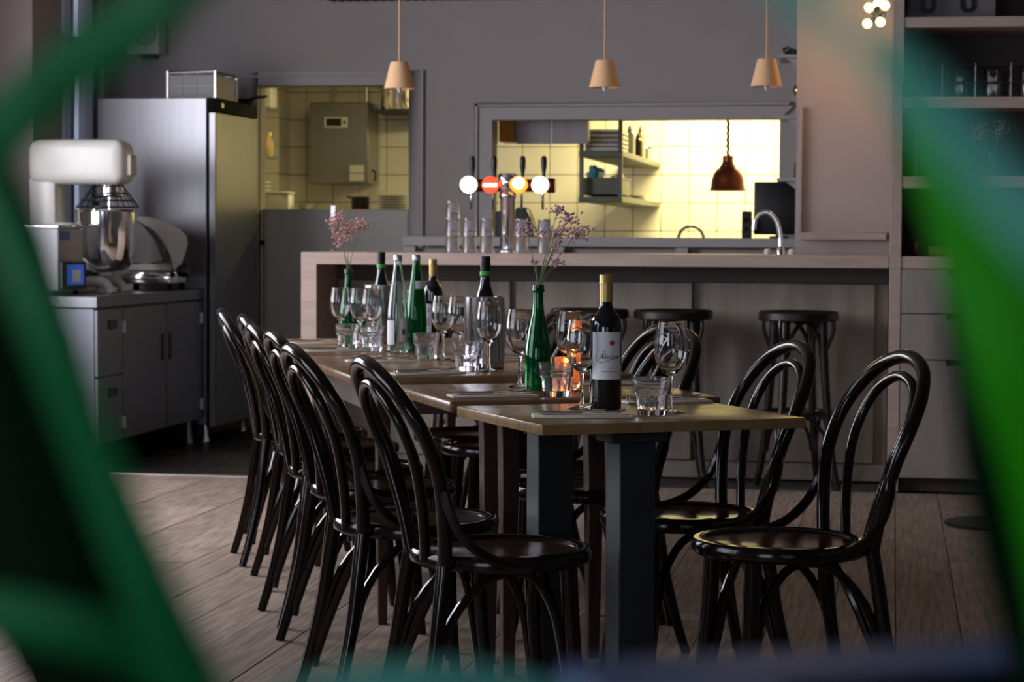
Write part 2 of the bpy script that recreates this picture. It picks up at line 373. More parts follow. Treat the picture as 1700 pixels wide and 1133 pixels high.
# door frame and half door
tf = MB()
tf.box(DX0-0.075, DX0, YW-0.025, YW+0.02, 0, 2.14).box(DX1, DX1+0.083, YW-0.025, YW+0.02, 0, 2.14).box(DX0, DX1, YW-0.025, YW+0.02, DZ, 2.14)
struct(tf.build('trim_4', M_trim, bevel=0.004))
tf = MB().box(DX0-0.10, DX1+0.02, YW-0.035, YW-0.024, 2.105, 2.118).box(DX1+0.075, DX1+0.088, YW-0.03, YW, 0, 2.145)
struct(tf.build('trim_5', M_trim, bevel=0.002))
d = struct(MB().box(DX0+0.01, DX1-0.015, YW+0.03, YW+0.075, 0.02, 1.318).build('door_1', M_door, bevel=0.003))
MB().box(-3.335, -3.300, YW+0.012, YW+0.03, 1.24, 1.345).build('bolt', M_alu, d, bevel=0.004)
MB().box(-2.858, -2.845, YW+0.005, YW+0.03, 1.20, 1.26).build('latch', M_black, d, bevel=0.002)
MB().box(-3.768, -3.745, YW+0.01, YW+0.03, 1.10, 1.13).build('hinge', M_black, d, bevel=0.002)
# pass-through frame
tf = MB()
tf.hexa([(-2.421,YW-0.03,1.10),(PX0,YW-0.03,1.10),(PX0,YW+0.02,1.10),(-2.421,YW+0.02,1.10)], [(-2.421,YW-0.03,1.922),(PX0,YW-0.03,PZ1),(PX0,YW+0.02,PZ1),(-2.421,YW+0.02,1.922)])
tf.hexa([(-2.421,YW-0.03,1.922),(PX0,YW-0.03,PZ1),(PX0,YW+0.02,PZ1),(-2.421,YW+0.02,1.922)], [(-0.58,YW-0.03,1.922),(PX1,YW-0.03,PZ1),(PX1,YW+0.02,PZ1),(-0.58,YW+0.02,1.922)])
struct(tf.build('trim_6', M_trim, smooth=False))
struct(MB().box(-2.445, -0.60, YW-0.045, YW, 1.925, 1.945).box(-2.445, -2.425, YW-0.045, YW, 1.10, 1.945).build('trim_7', M_trim, bevel=0.003))
# kitchen shell
kb = struct(MB().box(XL-0.2, 0.2, YK+0.006, YK+0.14, 0, 2.62).build('wall_kitchen', M_grout))
tl = MB().box(-0.0977, 0.0977, -0.006, 0.004, -0.0977, 0.0977).build('tile', M_tile, kb, bevel=0.0015)
first = True
for i in range(23):
    for j in range(8):
        if first: o = tl; first = False
        else: o = tl.copy(); COL.objects.link(o); o.parent = kb
        o.location = (-4.74+0.2*i, YK, 0.905+0.2*j)
struct(MB().box(XL-0.16, 0.3, YW+0.14, YK+0.14, 2.6, 2.72).build('ceiling_kitchen', M_ceil))
struct(MB().box(XL-0.2, XL, YW+0.14, YK, 0, 2.6).build('wall_kitchen_left', M_tile))
struct(MB().box(-0.5, -0.36, YW+0.14, YK, 0, 2.6).build('wall_kitchen_right', M_tile))
pier = struct(MB().box(-4.64, -4.368, 15.55, YK-0.01, 0, 2.6).build('wall_kitchen_pier', M_grout))
for j in range(8):
    MB().box(-4.645, -4.365, 15.544, YK-0.01, 0.807+0.2*j, 1.004+0.2*j).build('tile', M_tile, pier, bevel=0.0015)
# slatted ceiling panel above the bar
cp = struct(MB().box(-3.32, -0.52, 10.4, 12.95, 2.60, 2.63).build('ceiling_panel', M_slat))
sl = MB().box(-0.013, 0.013, -1.27, 1.27, -0.05, 0.0).build('slat', M_slat, cp); first = True
for i in range(56):
    if first: o = sl; first = False
    else: o = sl.copy(); COL.objects.link(o); o.parent = cp
    o.location = (-3.295+0.05*i, 11.68, 2.60)

# ================================================================== BAR
YB = 10.33
bar = thing('bar_counter', 'long whitewashed oak bar counter with mitred end and recessed front panels', 'bar', (0, 0, 0))
wt = MB().hexa([(-2.79,YB,1.083),(-2.715,YB,1.027),(-2.715,YB+0.66,1.027),(-2.79,YB+0.66,1.083)][::1], [(-0.022,YB,1.083),(-0.022,YB,1.027),(-0.022,YB+0.66,1.027),(-0.022,YB+0.66,1.083)])
wt.build('worktop', M_bar, bar, smooth=False)
MB().hexa([(-2.79,YB,0),(-2.715,YB,0),(-2.715,YB+0.66,0),(-2.79,YB+0.66,0)], [(-2.79,YB,1.083),(-2.715,YB,1.027),(-2.715,YB+0.66,1.027),(-2.79,YB+0.66,1.083)]).build('end_panel', M_bar, bar, smooth=False)
MB().box(-2.715, -0.024, 10.765, 10.81, 0.0, 1.027).build('back_board', M_panel, bar)
MB().box(-2.715, -0.024, 10.745, 10.765, 0.0, 0.085).build('plinth', M_panel, bar, bevel=0.003)
MB().box(-2.715, -0.024, 10.74, 10.765, 0.945, 1.027).build('apron', M_inner, bar, bevel=0.003)  # dark colour stands in for the shade under the worktop overhang
for (a, b) in ((-2.66, -1.845), (-1.815, -0.955), (-0.889, -0.085)):
    MB().box(a, b, 10.73, 10.765, 0.088, 0.944).build('panel', M_panel, bar, bevel=0.003)
# shelf unit to the right of the bar
su = thing('shelf_unit', 'tall oak wall shelf unit with drawers below at the end of the bar', 'shelf', (0, 0, 0))
SX0, SX1, SD = -0.018, 1.45, 10.86
MB().box(SX0, 0.034, YB, SD, 0.0, 3.0).build('side_post', M_bar, su, bevel=0.002)
MB().box(SX1-0.05, SX1, YB, SD, 0.0, 3.0).build('side_post', M_bar, su, bevel=0.002)
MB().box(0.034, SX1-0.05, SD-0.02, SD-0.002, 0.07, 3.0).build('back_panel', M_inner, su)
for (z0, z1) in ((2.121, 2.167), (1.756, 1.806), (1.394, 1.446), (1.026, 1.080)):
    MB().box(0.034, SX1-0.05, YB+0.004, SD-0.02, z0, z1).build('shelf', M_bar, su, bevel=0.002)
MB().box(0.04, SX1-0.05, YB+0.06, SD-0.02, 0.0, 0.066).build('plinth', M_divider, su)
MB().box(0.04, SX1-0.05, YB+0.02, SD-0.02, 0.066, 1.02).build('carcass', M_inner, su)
for (z0, z1) in ((0.823, 1.022), (0.612, 0.817), (0.068, 0.606)):
    for (a, b) in ((0.038, 0.71), (0.716, SX1-0.054)):
        dw = MB().box(a, b, YB, YB+0.02, z0, z1).build('drawer', M_drawer, su, bevel=0.0015)
        m_ = (a+b)/2
        MB().box(m_-0.13, m_+0.13, YB-0.002, YB+0.018, z1-0.022, z1+0.002).build('finger_notch', M_black, dw)
# things in the shelf unit
bx = thing('storage_box', 'grey card box with two black U shaped marks on top shelf', 'box', (0.245, 10.6, 2.167))
MB().box(-0.20, 0.20, -0.13, 0.13, 0, 0.26).build('body', M_boxw, bx, bevel=0.004)
MB().box(-0.205, 0.205, -0.135, 0.135, 0.22, 0.27).build('lid', M_boxw, bx, bevel=0.003)
for cx in (-0.105, 0.075):
    MB().prism([(cx-0.035,0.2),(cx-0.035,0.05),(cx-0.018,0.03),(cx+0.018,0.03),(cx+0.035,0.05),(cx+0.035,0.2),(cx+0.015,0.2),(cx+0.015,0.06),(cx+0.007,0.05),(cx-0.007,0.05),(cx-0.015,0.06),(cx-0.015,0.2)], -0.136, -0.129).build('printed_mark', M_black, bx, smooth=False)
def rack_jar(label):
    t = thing('glass_jar', label, 'jar', (0,0,0), 0, 'glass jars in the wire rack')
    MB().lathe([(0.0,0.0),(0.04,0.0),(0.042,0.01),(0.042,0.135),(0.039,0.14),(0.039,0.01),(0.0,0.006)], 18).build('vessel', M_glass, t)
    return t
rk = thing('wire_rack', 'dark wire rack holding glass jars on the second shelf', 'rack', (0.43, 10.55, 1.806))
for z in (0.075, 0.155):
    MB().tube([(-0.22,-0.06,z),(0.24,-0.06,z),(0.24,0.06,z),(-0.22,0.06,z)], 0.004, 6, True).build('rail', M_wire, rk)
for x in (-0.22, -0.07, 0.09, 0.24):
    for y in (-0.06, 0.06): MB().tube([(x,y,0.0),(x,y,0.165)], 0.003, 6).build('upright', M_wire, rk)
for k, (x, l) in enumerate(((0.29,'leftmost clear glass jar in the wire rack'), (0.44,'middle clear glass jar in the wire rack'), (0.60,'rightmost clear glass jar in the wire rack'))):
    spawn(CACHE, 'jar', rack_jar, (x, 10.55, 1.806), 0, l)
for k, (x, wd, h, m, l) in enumerate(((0.040,0.022,0.27,M_book1,'black spined book leaning on the shelf post, third shelf'), (0.064,0.02,0.25,M_book1,'thin black book second from the shelf post'), (0.087,0.024,0.26,M_book2,'cream spined book between the black and green books'), (0.113,0.03,0.24,M_book3,'dark green spined book in the shelf row'), (0.146,0.026,0.27,M_book1,'tall black book at the right end of the row'))):
    b = thing('book', l, 'book', (x, 10.50, 1.446), 0, 'books on the third shelf')
    MB().box(0, 0.003, 0, 0.18, 0, h).box(wd-0.003, wd, 0, 0.18, 0, h).box(0, wd, 0, 0.004, 0, h).build('cover', m, b)
    MB().box(0.003, wd-0.003, 0.004, 0.175, 0.004, h-0.004).build('pages', M_book2, b)
cu_ = thing('red_cup', 'dark red ceramic cup on the lowest open shelf', 'cup', (0.105, 10.50, 1.080))
MB().lathe([(0,0),(0.024,0),(0.03,0.02),(0.032,0.05),(0.029,0.072),(0.026,0.072),(0.028,0.05),(0.0,0.01)], 18).build('vessel', M_darkred, cu_)
sk = thing('straw_bundle', 'straw coloured rolled bundle lying on the lowest open shelf', 'bundle', (0.26, 10.50, 1.105))
MB().tube([(-0.10,0,0),(-0.08,0,0),(0.0,0,0),(0.12,0,0)], [0.022,0.025,0.025,0.023], 14).build('roll', M_yellow, sk)
MB().lathe([(0.0255,-0.012),(0.027,-0.01),(0.027,0.01),(0.0255,0.012)], 14, axis='x').build('tie', M_cord, sk)
vs = thing('shelf_vase', 'glass vase of dried pink flowers on the third shelf', 'vase', (0.44, 10.58, 1.446))
MB().lathe([(0,0),(0.03,0),(0.035,0.01),(0.03,0.06),(0.018,0.10),(0.022,0.115),(0.020,0.115),(0.016,0.10),(0.027,0.06),(0.031,0.012),(0,0.006)], 20).build('vessel', M_glass, vs)
rv = random.Random(21)
for k in range(5):
    ex = Vector((rv.uniform(-0.09,0.10), rv.uniform(-0.03,0.03), rv.uniform(0.17,0.24)))
    st_ = MB().tube(cat([(0,0,0.01),(ex.x*0.2,ex.y*0.2,0.10),tuple(ex)], 3), 0.0015, 5).build('stem', M_stemg, vs)
    bm_ = MB()
    for q in range(26):
        c_ = ex+Vector((rv.gauss(0,0.018),rv.gauss(0,0.018),rv.gauss(0,0.016))); r_ = rv.uniform(0.003,0.006)
        bm_.lathe([(0,-r_),(r_,0),(0,r_)], 5, tuple(c_))
    bm_.build('blossom', M_pink, st_)['kind'] = 'stuff'
mn = thing('menu_folder', 'dark folder with red edge leaning on the second shelf', 'folder', (0.155, 10.52, 1.806))
MB().hexa([(-0.010,0,0),(0.0,0,0),(0.0,0.22,0),(-0.010,0.22,0)], [(-0.055,0,0.20),(-0.045,0,0.20),(-0.045,0.22,0.20),(-0.055,0.22,0.20)]).build('cover', M_book1, mn)
MB().hexa([(0.0,-0.002,0),(0.006,-0.002,0),(0.006,0.22,0),(0.0,0.22,0)], [(-0.045,-0.002,0.20),(-0.039,-0.002,0.20),(-0.039,0.22,0.20),(-0.045,0.22,0.20)]).build('red_edge', M_redpl, mn)
# bulb cluster on the wall by the shelf
bc = thing('bulb_cluster_lamp', 'wall lamp cluster of lit globe bulbs on black sockets', 'lamp', (-0.09, 10.80, 2.215))
MB().tube(cat([(0.03,0.0,0.0),(0.045,0.0,0.12),(0.05,0.02,0.5),(0.05,0.1,0.83)], 4), 0.004, 6).build('cord', M_black, bc)
MB().lathe([(0,-0.02),(0.02,-0.02),(0.022,0.0),(0.015,0.03),(0,0.03)], 14).build('hub', M_black, bc)
for (dx, dy, dz) in ((-0.045,-0.03,-0.032), (0.012,-0.055,-0.028), (-0.038,-0.02,0.038), (0.03,-0.04,0.045), (0.0,0.04,0.06)):
    dv = Vector((dx,dy,dz)); p = MB().tube([dv*0.2, dv*0.75], [0.010,0.016], 10).build('socket', M_black, bc)
    MB().lathe([(0.0,-0.024),(0.012,-0.021),(0.021,-0.01),(0.023,0.0),(0.021,0.011),(0.012,0.021),(0.0,0.024)], 14, tuple(dv*1.1)).build('bulb', M_bulbon, p)
    
pl = bpy.data.lights.new('bulb_glow', 'POINT'); pl.energy = 4.5; pl.color = (1.0, 0.58, 0.22); pl.shadow_soft_size = 0.05
po = bpy.data.objects.new('bulb_glow', pl); COL.objects.link(po); po.location = (-0.13, 10.70, 2.19)

# stools
def make_stool(label):
    t = thing('bar_stool', label, 'stool', (0,0,0), 0, 'bentwood stools along the bar')
    MB().lathe([(0.0,0.81),(0.15,0.812),(0.165,0.822),(0.178,0.824),(0.186,0.815),(0.186,0.785),(0.178,0.778),(0.15,0.78),(0.0,0.78)], 32).build('seat', M_stool, t)
    for k in range(4):
        a = PI/4+k*PI/2; c, s = math.cos(a), math.sin(a)
        MB().tube(cat([(c*0.125,s*0.125,0.785),(c*0.135,s*0.135,0.6),(c*0.155,s*0.155,0.36),(c*0.185,s*0.185,0.12),(c*0.215,s*0.215,0.0)], 3), [0.021,0.02,0.018,0.015], 10).build('leg', M_stool, t)
        MB().tube(cat([(c*0.145,s*0.145,0.645),(c*0.165,s*0.165,0.69),(c*0.182,s*0.182,0.74),(c*0.178,s*0.178,0.782)], 3), 0.009, 8).build('bracket', M_stool, t)
        b = a+PI/2; c2, s2 = math.cos(b), math.sin(b); mx, my = (c+c2)/2, (s+s2)/2
        MB().tube(cat([(c*0.122+c2*0.012,s*0.122+s2*0.012,0.62),(c*0.115+c2*0.022,s*0.115+s2*0.022,0.70),(c*0.09+c2*0.045,s*0.09+s2*0.045,0.755),(mx*0.135,my*0.135,0.775),(c2*0.09+c*0.045,s2*0.09+s*0.045,0.755),(c2*0.115+c*0.022,s2*0.115+s*0.022,0.70),(c2*0.122+c*0.012,s2*0.122+s*0.012,0.62)], 3), 0.010, 8).build('arch', M_stool, t)
        MB().tube(cat([(c*0.165+c2*0.012,s*0.165+s2*0.012,0.16),(c*0.15+c2*0.03,s*0.15+s2*0.03,0.26),(mx*0.165,my*0.165,0.335),(c2*0.15+c*0.03,s2*0.15+s*0.03,0.26),(c2*0.165+c*0.012,s2*0.165+s*0.012,0.16)], 4), 0.008, 8).build('foot_arch', M_stool, t)
    MB().tube([(0.16*math.cos(2*PI*k/28),0.16*math.sin(2*PI*k/28),0.352) for k in range(28)], 0.011, 8, True).build('foot_ring', M_stool, t)
    return t
for (x, y, r, l) in ((-0.432,10.42,20,'dark bentwood bar stool standing alone nearest the oak drawers'), (-1.015,10.42,8,'dark bentwood bar stool in the middle of the bar'), (-1.41,10.42,28,'dark bentwood bar stool behind the gold capped wine bottle'), (-2.02,10.42,15,'dark bentwood bar stool furthest left, behind the near steel cooler')):
    spawn(CACHE, 'stool', make_stool, (x, y, 0), rad(r), l)

# beer tap
bt = thing('beer_tap', 'chrome beer tap column with four lit round badges and black handles', 'beer tap', (-1.857, 10.72, 1.083))
MB().lathe([(0,0),(0.055,0),(0.055,0.012),(0.038,0.02),(0.036,0.26),(0.043,0.27),(0.043,0.285),(0.038,0.295),(0.045,0.31),(0.05,0.325),(0.05,0.37),(0.042,0.385),(0,0.388)], 28).build('column', M_chrome, bt)
MB().lathe([(0,-0.235),(0.03,-0.235),(0.036,-0.225),(0.036,-0.2),(0.03,-0.19),(0.03,0.19),(0.036,0.2),(0.036,0.225),(0.03,0.235),(0,0.235)], 20, (0,0,0.327), 'x').build('crossbar', M_copper, bt)
for (x, m1, m2) in ((-0.185,M_taplit,None), (-0.077,M_tapred,M_taplit), (0.063,M_taporange,M_taplit), (0.167,M_taplit,None)):
    bd = MB().lathe([(0,-0.008),(0.04,-0.008),(0.042,0.0),(0.042,0.012),(0,0.012)], 28, (x,-0.055,0.33), 'y').build('badge', m1, bt)
    if m2:
        MB().box(x-0.034,x+0.034,-0.0655,-0.063,0.33-0.011,0.33+0.006) .build('badge_band', m2, bd) if m1 is M_tapred else MB().lathe([(0,-0.0105),(0.03,-0.0105),(0.03,-0.007)], 20, (x,-0.055,0.338), 'y').build('badge_disc', m2, bd)
    MB().lathe([(0,0.0),(0.008,0.0),(0.009,0.02),(0.014,0.05),(0.015,0.085),(0.011,0.10),(0,0.104)], 14, (x+0.013,-0.02,0.368)).build('handle', M_black, bt)
    MB().tube(cat([(x+0.012,-0.035,0.30),(x+0.012,-0.045,0.27),(x+0.012,-0.04,0.21)], 3), 0.006, 8).build('spout', M_chrome, bt)
# upturned tumblers stacked on the bar
def make_pint(label):
    t = thing('stacked_tumbler', label, 'glass', (0,0,0), 0, 'tumblers stacked on the bar')
    MB().lathe([(0.0325,0.0),(0.036,0.0),(0.029,0.079),(0.027,0.082),(0.0,0.082),(0.0,0.076),(0.026,0.075),(0.033,0.003)], 18).build('vessel', M_pressed, t)
    return t
lv = ('bottom', 'middle', 'top')
for (x, n, nm) in ((-2.112,3,'at the left end of the row'), (-2.028,2,'second from the left end'), (-1.943,2,'just left of the tap column'), (-1.775,2,'just right of the tap column'), (-1.66,2,'at the right end of the row')):
    for k in range(n):
        spawn(CACHE, 'pint', make_pint, (x, 10.62, 1.083+0.0825*k), 0, '%s upturned tumbler in the stack %s' % (lv[k] if n == 3 else ('lower', 'upper')[k], nm))
# bar sink faucet
fc = thing('bar_faucet', 'chrome gooseneck faucet rising behind the bar counter', 'faucet', (-0.535, 10.78, 1.083))
MB().lathe([(0,0),(0.026,0),(0.024,0.02),(0.017,0.04),(0,0.04)], 18).build('base', M_chrome, fc)
MB().tube(cat([(0,0,0.02),(-0.004,0,0.09),(-0.022,0,0.16),(-0.06,0,0.20),(-0.1,0,0.195),(-0.125,0,0.165),(-0.13,0,0.12)], 4), [0.014,0.013,0.012,0.011,0.011,0.012], 12).build('spout', M_chrome, fc)
for x in (-0.06, 0.055): MB().lathe([(0,0),(0.017,0.0),(0.02,0.012),(0.014,0.026),(0,0.03)], 12, (x,-0.03,0.0)).build('knob', M_cream, fc)

# ================================================================== BACK BAR
bb = thing('back_bar_counter', 'grey framed back counter under the kitchen pass', 'counter', (0,0,0))
MB().box(-2.755, -0.485, 12.40, 12.95, 1.107, 1.160).build('worktop', M_trim, bb, bevel=0.003)
for x in (-2.755, -1.9, -1.2, -0.56): MB().box(x, x+0.07, 12.42, 12.50, 0, 1.107).build('post', M_trim, bb, bevel=0.002)
MB().box(-2.70, -0.50, 12.50, 12.52, 0.1, 1.095).build('panel', M_trim, bb)
MB().box(-2.70, -0.50, 12.45, 12.50, 0.98, 1.03).build('rail', M_trim, bb, bevel=0.002)
pr = thing('receipt_printer', 'black receipt printer on the back counter behind the tap column', 'printer', (-2.262, 12.60, 1.160))
MB().prism([(0.02,0),(0.245,0),(0.225,0.10),(0.195,0.165),(0.14,0.165),(0.13,0.12),(0.075,0.12),(0.07,0.145),(0.02,0.145)], -0.08, 0.08).build('body', M_black, pr, bevel=0.006)
MB().box(0.145,0.185,-0.06,0.06,0.165,0.17).build('paper_slot', M_greyplast, pr)
mo = thing('black_monitor', 'black flat monitor back standing on the back counter by the pillar', 'monitor', (-0.635, 12.55, 1.160))
MB().box(-0.14,0.135,-0.012,0.03,0.02,0.315).build('screen_back', M_black, mo, bevel=0.008, seg=2)
MB().box(-0.05,0.05,-0.06,0.10,0,0.012).build('foot', M_black, mo, bevel=0.003)
MB().box(-0.02,0.02,0.02,0.05,0.01,0.15).build('neck', M_black, mo)
kb_ = thing('black_speaker_box', 'small black box left of the black monitor', 'box', (-0.815, 12.52, 1.160))
MB().box(-0.022,0.03,-0.05,0.05,0,0.15).build('body', M_black, kb_, bevel=0.004)
MB().lathe([(0,-0.002),(0.016,-0.002),(0.018,0.004)], 14, (0.004,-0.051,0.10), 'y').build('cone', M_rubber, kb_)
MB().lathe([(0,-0.002),(0.01,-0.002),(0.012,0.004)], 14, (0.004,-0.051,0.05), 'y').build('cone', M_rubber, kb_)
# small shelves on the pillar's side
for z, l in ((2.155,'uppermost small white bracket shelf on the pillar side'), (1.828,'middle small white bracket shelf carrying the brass globe'), (1.488,'lowest small white bracket shelf above the black monitor')):
    s_ = thing('bracket_shelf', l, 'shelf', (-0.478, 12.40, z), 0, 'small shelves on the pillar')
    MB().box(-0.155,0,-0.2,0.2,-0.018,0).build('board', M_trim, s_, bevel=0.002)
    for y in (-0.14, 0.14): MB().prism([(0,-0.018),(-0.11,-0.018),(0,-0.10)], y-0.006, y+0.006).build('bracket', M_trim, s_, smooth=False)
cc = thing('coiled_cable', 'tangle of black cable lying on the uppermost pillar shelf', 'cable', (-0.55, 12.38, 2.155))
pts = [(0.055*math.cos(t*1.1)+0.012*math.sin(t*2.7), 0.06*math.sin(t*0.9), 0.006+0.035*abs(math.sin(t*0.55))*(0.5+0.5*math.sin(t*1.7))+0.01) for t in [0.5*k for k in range(50)]]
MB().tube(pts, 0.004, 6).build('cable', M_black, cc)
MB().tube([(0.055,0,0.01),(0.062,0.03,0.012),(0.066,0.05,0.014)], 0.007, 8).build('plug', M_black, cc)
gl = thing('brass_globe_lamp', 'small brass globe lamp on the middle pillar shelf', 'lamp', (-0.525, 12.38, 1.828))
MB().lathe([(0,0),(0.022,0),(0.02,0.006),(0.006,0.014),(0.004,0.08),(0.006,0.115),(0,0.115)], 16).build('stem', M_brass, gl)
MB().lathe([(0.0,0.108),(0.018,0.112),(0.030,0.128),(0.034,0.145),(0.030,0.162),(0.018,0.176),(0,0.18)], 18).build('globe', M_brass, gl)
cn = thing('black_canister', 'black canister on the lowest pillar shelf', 'canister', (-0.515, 12.38, 1.488))
MB().lathe([(0,0),(0.03,0),(0.032,0.005),(0.032,0.085),(0.028,0.09),(0,0.09)], 18).build('body', M_black, cn)
MB().lathe([(0,0.09),(0.018,0.09),(0.018,0.115),(0,0.118)], 14).build('cap', M_black, cn)

# pendants over the bar
def make_pendant(label):
    t = thing('pendant_lamp', label, 'lamp', (0,0,0), 0, 'fabric pendant lamps over the bar')
    MB().tube([(0,0,0.12),(0,0,0.66)], 0.005, 8).build('cord', M_cord, t)
    n = 36; mb = MB(); pf = []
    for (r, z) in ((0.040,0.128),(0.043,0.122),(0.0715,0.004),(0.073,0.0)):
        for k in range(n):
            a = 2*PI*k/n; q = r*(1+(0.022 if k % 2 else -0.010)); pf.append((q*math.cos(a), q*math.sin(a), z))
    mb.v = pf
    for j in range(3):
        for k in range(n): mb.f.append((j*n+k, j*n+(k+1) % n, (j+1)*n+(k+1) % n, (j+1)*n+k))
    mb.f.append(tuple(range(n)))
    mb.build('shade', M_shade, t)
    MB().lathe([(0,0.06),(0.014,0.06),(0.016,0.02),(0.012,0.0),(0.007,-0.014),(0.0,-0.019)], 14).build('bulb', M_bulbw, t)
    MB().lathe([(0,0.12),(0.018,0.12),(0.018,0.06),(0,0.06)], 12).build('socket', M_cream, t)
    return t
for (x, l) in ((-2.35,'beige pleated pendant lamp hanging in front of the kitchen doorway'), (-1.357,'beige pleated pendant lamp above the middle of the kitchen pass'), (-0.596,'beige pleated pendant lamp beside the pillar shelves')):
    spawn(CACHE, 'pend', make_pendant, (x, 10.5, 1.868), 0, l)

# ================================================================== KITCHEN THINGS
bo = thing('water_boiler', 'grey steel wall boiler cabinet with display in the kitchen doorway', 'boiler', (-3.90, 15.60, 1.53))
MB().box(-0.225,0.205,-0.10,0.232,0,0.58).build('casing', M_boiler, bo, bevel=0.006)
dp = MB().box(-0.115,0.055,-0.106,-0.099,0.40,0.475).build('display_plate', M_white, bo, bevel=0.002)
MB().box(-0.10,0.01,-0.109,-0.105,0.41,0.465).build('screen', M_black, dp)
MB().box(0.025,0.04,-0.109,-0.105,0.425,0.45).build('button', M_black, dp)
for z in (0.02, 0.08): MB().box(0.07,0.175,-0.104,-0.099,z,z+0.052).build('sticker', M_cream, bo)
for x in (-0.10, 0.14): MB().tube([(x,0.1,0.58),(x,0.1,1.06)], 0.012, 8).build('pipe', M_steelwarm, bo)
MB().tube(cat([(0.215,-0.02,0.10),(0.24,-0.02,0.08),(0.235,-0.02,0.02)], 3), 0.008, 8).build('valve', M_black, bo)
ks = thing('kitchen_sideboard', 'steel kitchen sideboard behind the half door', 'counter', (0,0,0))
MB().box(-4.55,-2.80,14.25,14.75,1.29,1.325).build('worktop', M_steelwarm, ks, bevel=0.003)
for x in (-4.5,-3.7,-2.9):
    for y in (14.28,14.68): MB().box(x,x+0.04,y,y+0.04,0,1.29).build('leg', M_steelwarm, ks)
def plate_stack(x, y, z, r, n, l, dz=0.011, nm='plate'):
    for k in range(n):
        def mk(lab):
            t = thing('dinner_plate', lab, 'plate', (0,0,0), 0, 'white plates in the kitchen')
            MB().lathe([(0,0.0),(0.55,0.0),(0.62,0.012/r*0.3),(1.0,0.014/r),(1.0,0.018/r),(0.6,0.006/r),(0,0.005/r)], 24).build('plate_body', M_plate, t)
            return t
        o = spawn(CACHE, 'plate', mk, (x, y, z+dz*k), 0, '%s plate from the bottom of the white stack %s' % (('first','second','third','fourth','fifth','sixth','seventh','eighth')[k], l))
        o.scale = (r, r, r)
plate_stack(-3.265, 14.45, 1.325, 0.135, 6, 'at the right of the doorway', 0.0175)
plate_stack(-4.225, 14.55, 1.325, 0.085, 8, 'at the left of the doorway', 0.026)
pn = thing('black_saucepan', 'black saucepan on a red mat in the kitchen doorway', 'pan', (-3.485, 14.40, 1.335))
MB().lathe([(0,0),(0.055,0),(0.06,0.01),(0.06,0.085),(0.055,0.085),(0.055,0.012),(0,0.01)], 22).build('body', M_black, pn)
MB().tube([(-0.045,0.03,0.07),(-0.09,0.09,0.08),(-0.12,0.14,0.085)], 0.008, 8).build('handle', M_black, pn)
tag(MB().box(-3.56,-3.41,14.33,14.47,1.325,1.335).build('red_mat', M_redpl, bevel=0.003), 'small red mat under the black saucepan', 'mat')
bw = thing('white_bin', 'white plastic food tub on the kitchen sideboard', 'tub', (-4.035, 14.38, 1.325))
MB().box(-0.085,0.085,-0.07,0.07,0,0.11).build('body', M_white, bw, bevel=0.01, seg=2)
MB().box(-0.09,0.09,-0.075,0.075,0.11,0.125).build('lid', M_cream, bw, bevel=0.004)
gb = thing('grey_bowl', 'small grey steel bowl beside the white tub', 'bowl', (-3.865, 14.42, 1.325))
MB().lathe([(0,0),(0.03,0),(0.05,0.03),(0.055,0.045),(0.051,0.045),(0.045,0.028),(0,0.006)], 18).build('bowl_body', M_steelwarm, gb)
MB().lathe([(0.055,0.043),(0.059,0.045),(0.055,0.047)], 18).build('rim', M_steelwarm, gb)
for z, l in ((2.03,'upper narrow kitchen shelf left of the doorway'), (1.70,'lower narrow kitchen shelf left of the doorway')):
    s_ = thing('wall_shelf', l, 'shelf', (-4.34, 14.8, z), 0, 'narrow kitchen shelves')
    MB().box(-0.25,0.17,-0.14,0.14,-0.015,0).build('board', M_steelwarm, s_, bevel=0.002)
    MB().prism([(-0.24,-0.015),(0.1,-0.015),(-0.24,-0.14)], -0.005, 0.005).build('bracket', M_steelwarm, s_, smooth=False)
jr = thing('yellow_jar', 'yellow jar on the lower narrow kitchen shelf', 'jar', (-4.225, 14.76, 1.70))
MB().lathe([(0,0),(0.04,0),(0.045,0.02),(0.045,0.1),(0.03,0.12),(0.03,0.14),(0,0.14)], 18).build('body', M_yellow, jr)
MB().lathe([(0,0.14),(0.033,0.14),(0.033,0.16),(0,0.16)], 16).build('lid', M_gold, jr)
bi = thing('box_file', 'pale box standing on the upper narrow kitchen shelf', 'box', (-4.24, 14.76, 2.03))
MB().box(-0.05,0.06,-0.08,0.08,0,0.2).build('body', M_cream, bi, bevel=0.003)
MB().box(-0.052,0.062,-0.082,0.082,0.15,0.205).build('lid', M_plate, bi, bevel=0.003)
ps = thing('pot_shelf', 'black kitchen shelf carrying the steel pot at doorway top', 'shelf', (-3.42, 15.55, 2.055))
MB().box(-0.24,0.45,-0.15,0.28,-0.02,0).build('board', M_black, ps, bevel=0.002)
MB().prism([(0.28,-0.02),(-0.05,-0.02),(0.28,-0.12)], 0.0, 0.008, 'yz').build('bracket', M_black, ps, smooth=False)
pt = thing('steel_stockpot', 'shiny steel stockpot on the black shelf at doorway top', 'pot', (-3.47, 15.50, 2.055))
MB().lathe([(0,0),(0.125,0),(0.13,0.01),(0.13,0.22),(0.135,0.225),(0.126,0.225),(0.126,0.012),(0,0.012)], 26).build('body', M_chrome, pt)
for s in (-1, 1): MB().tube(cat([(s*0.13,-0.04,0.16),(s*0.165,-0.03,0.165),(s*0.165,0.03,0.165),(s*0.13,0.04,0.16)], 3), 0.007, 8).build('handle', M_chrome, pt)
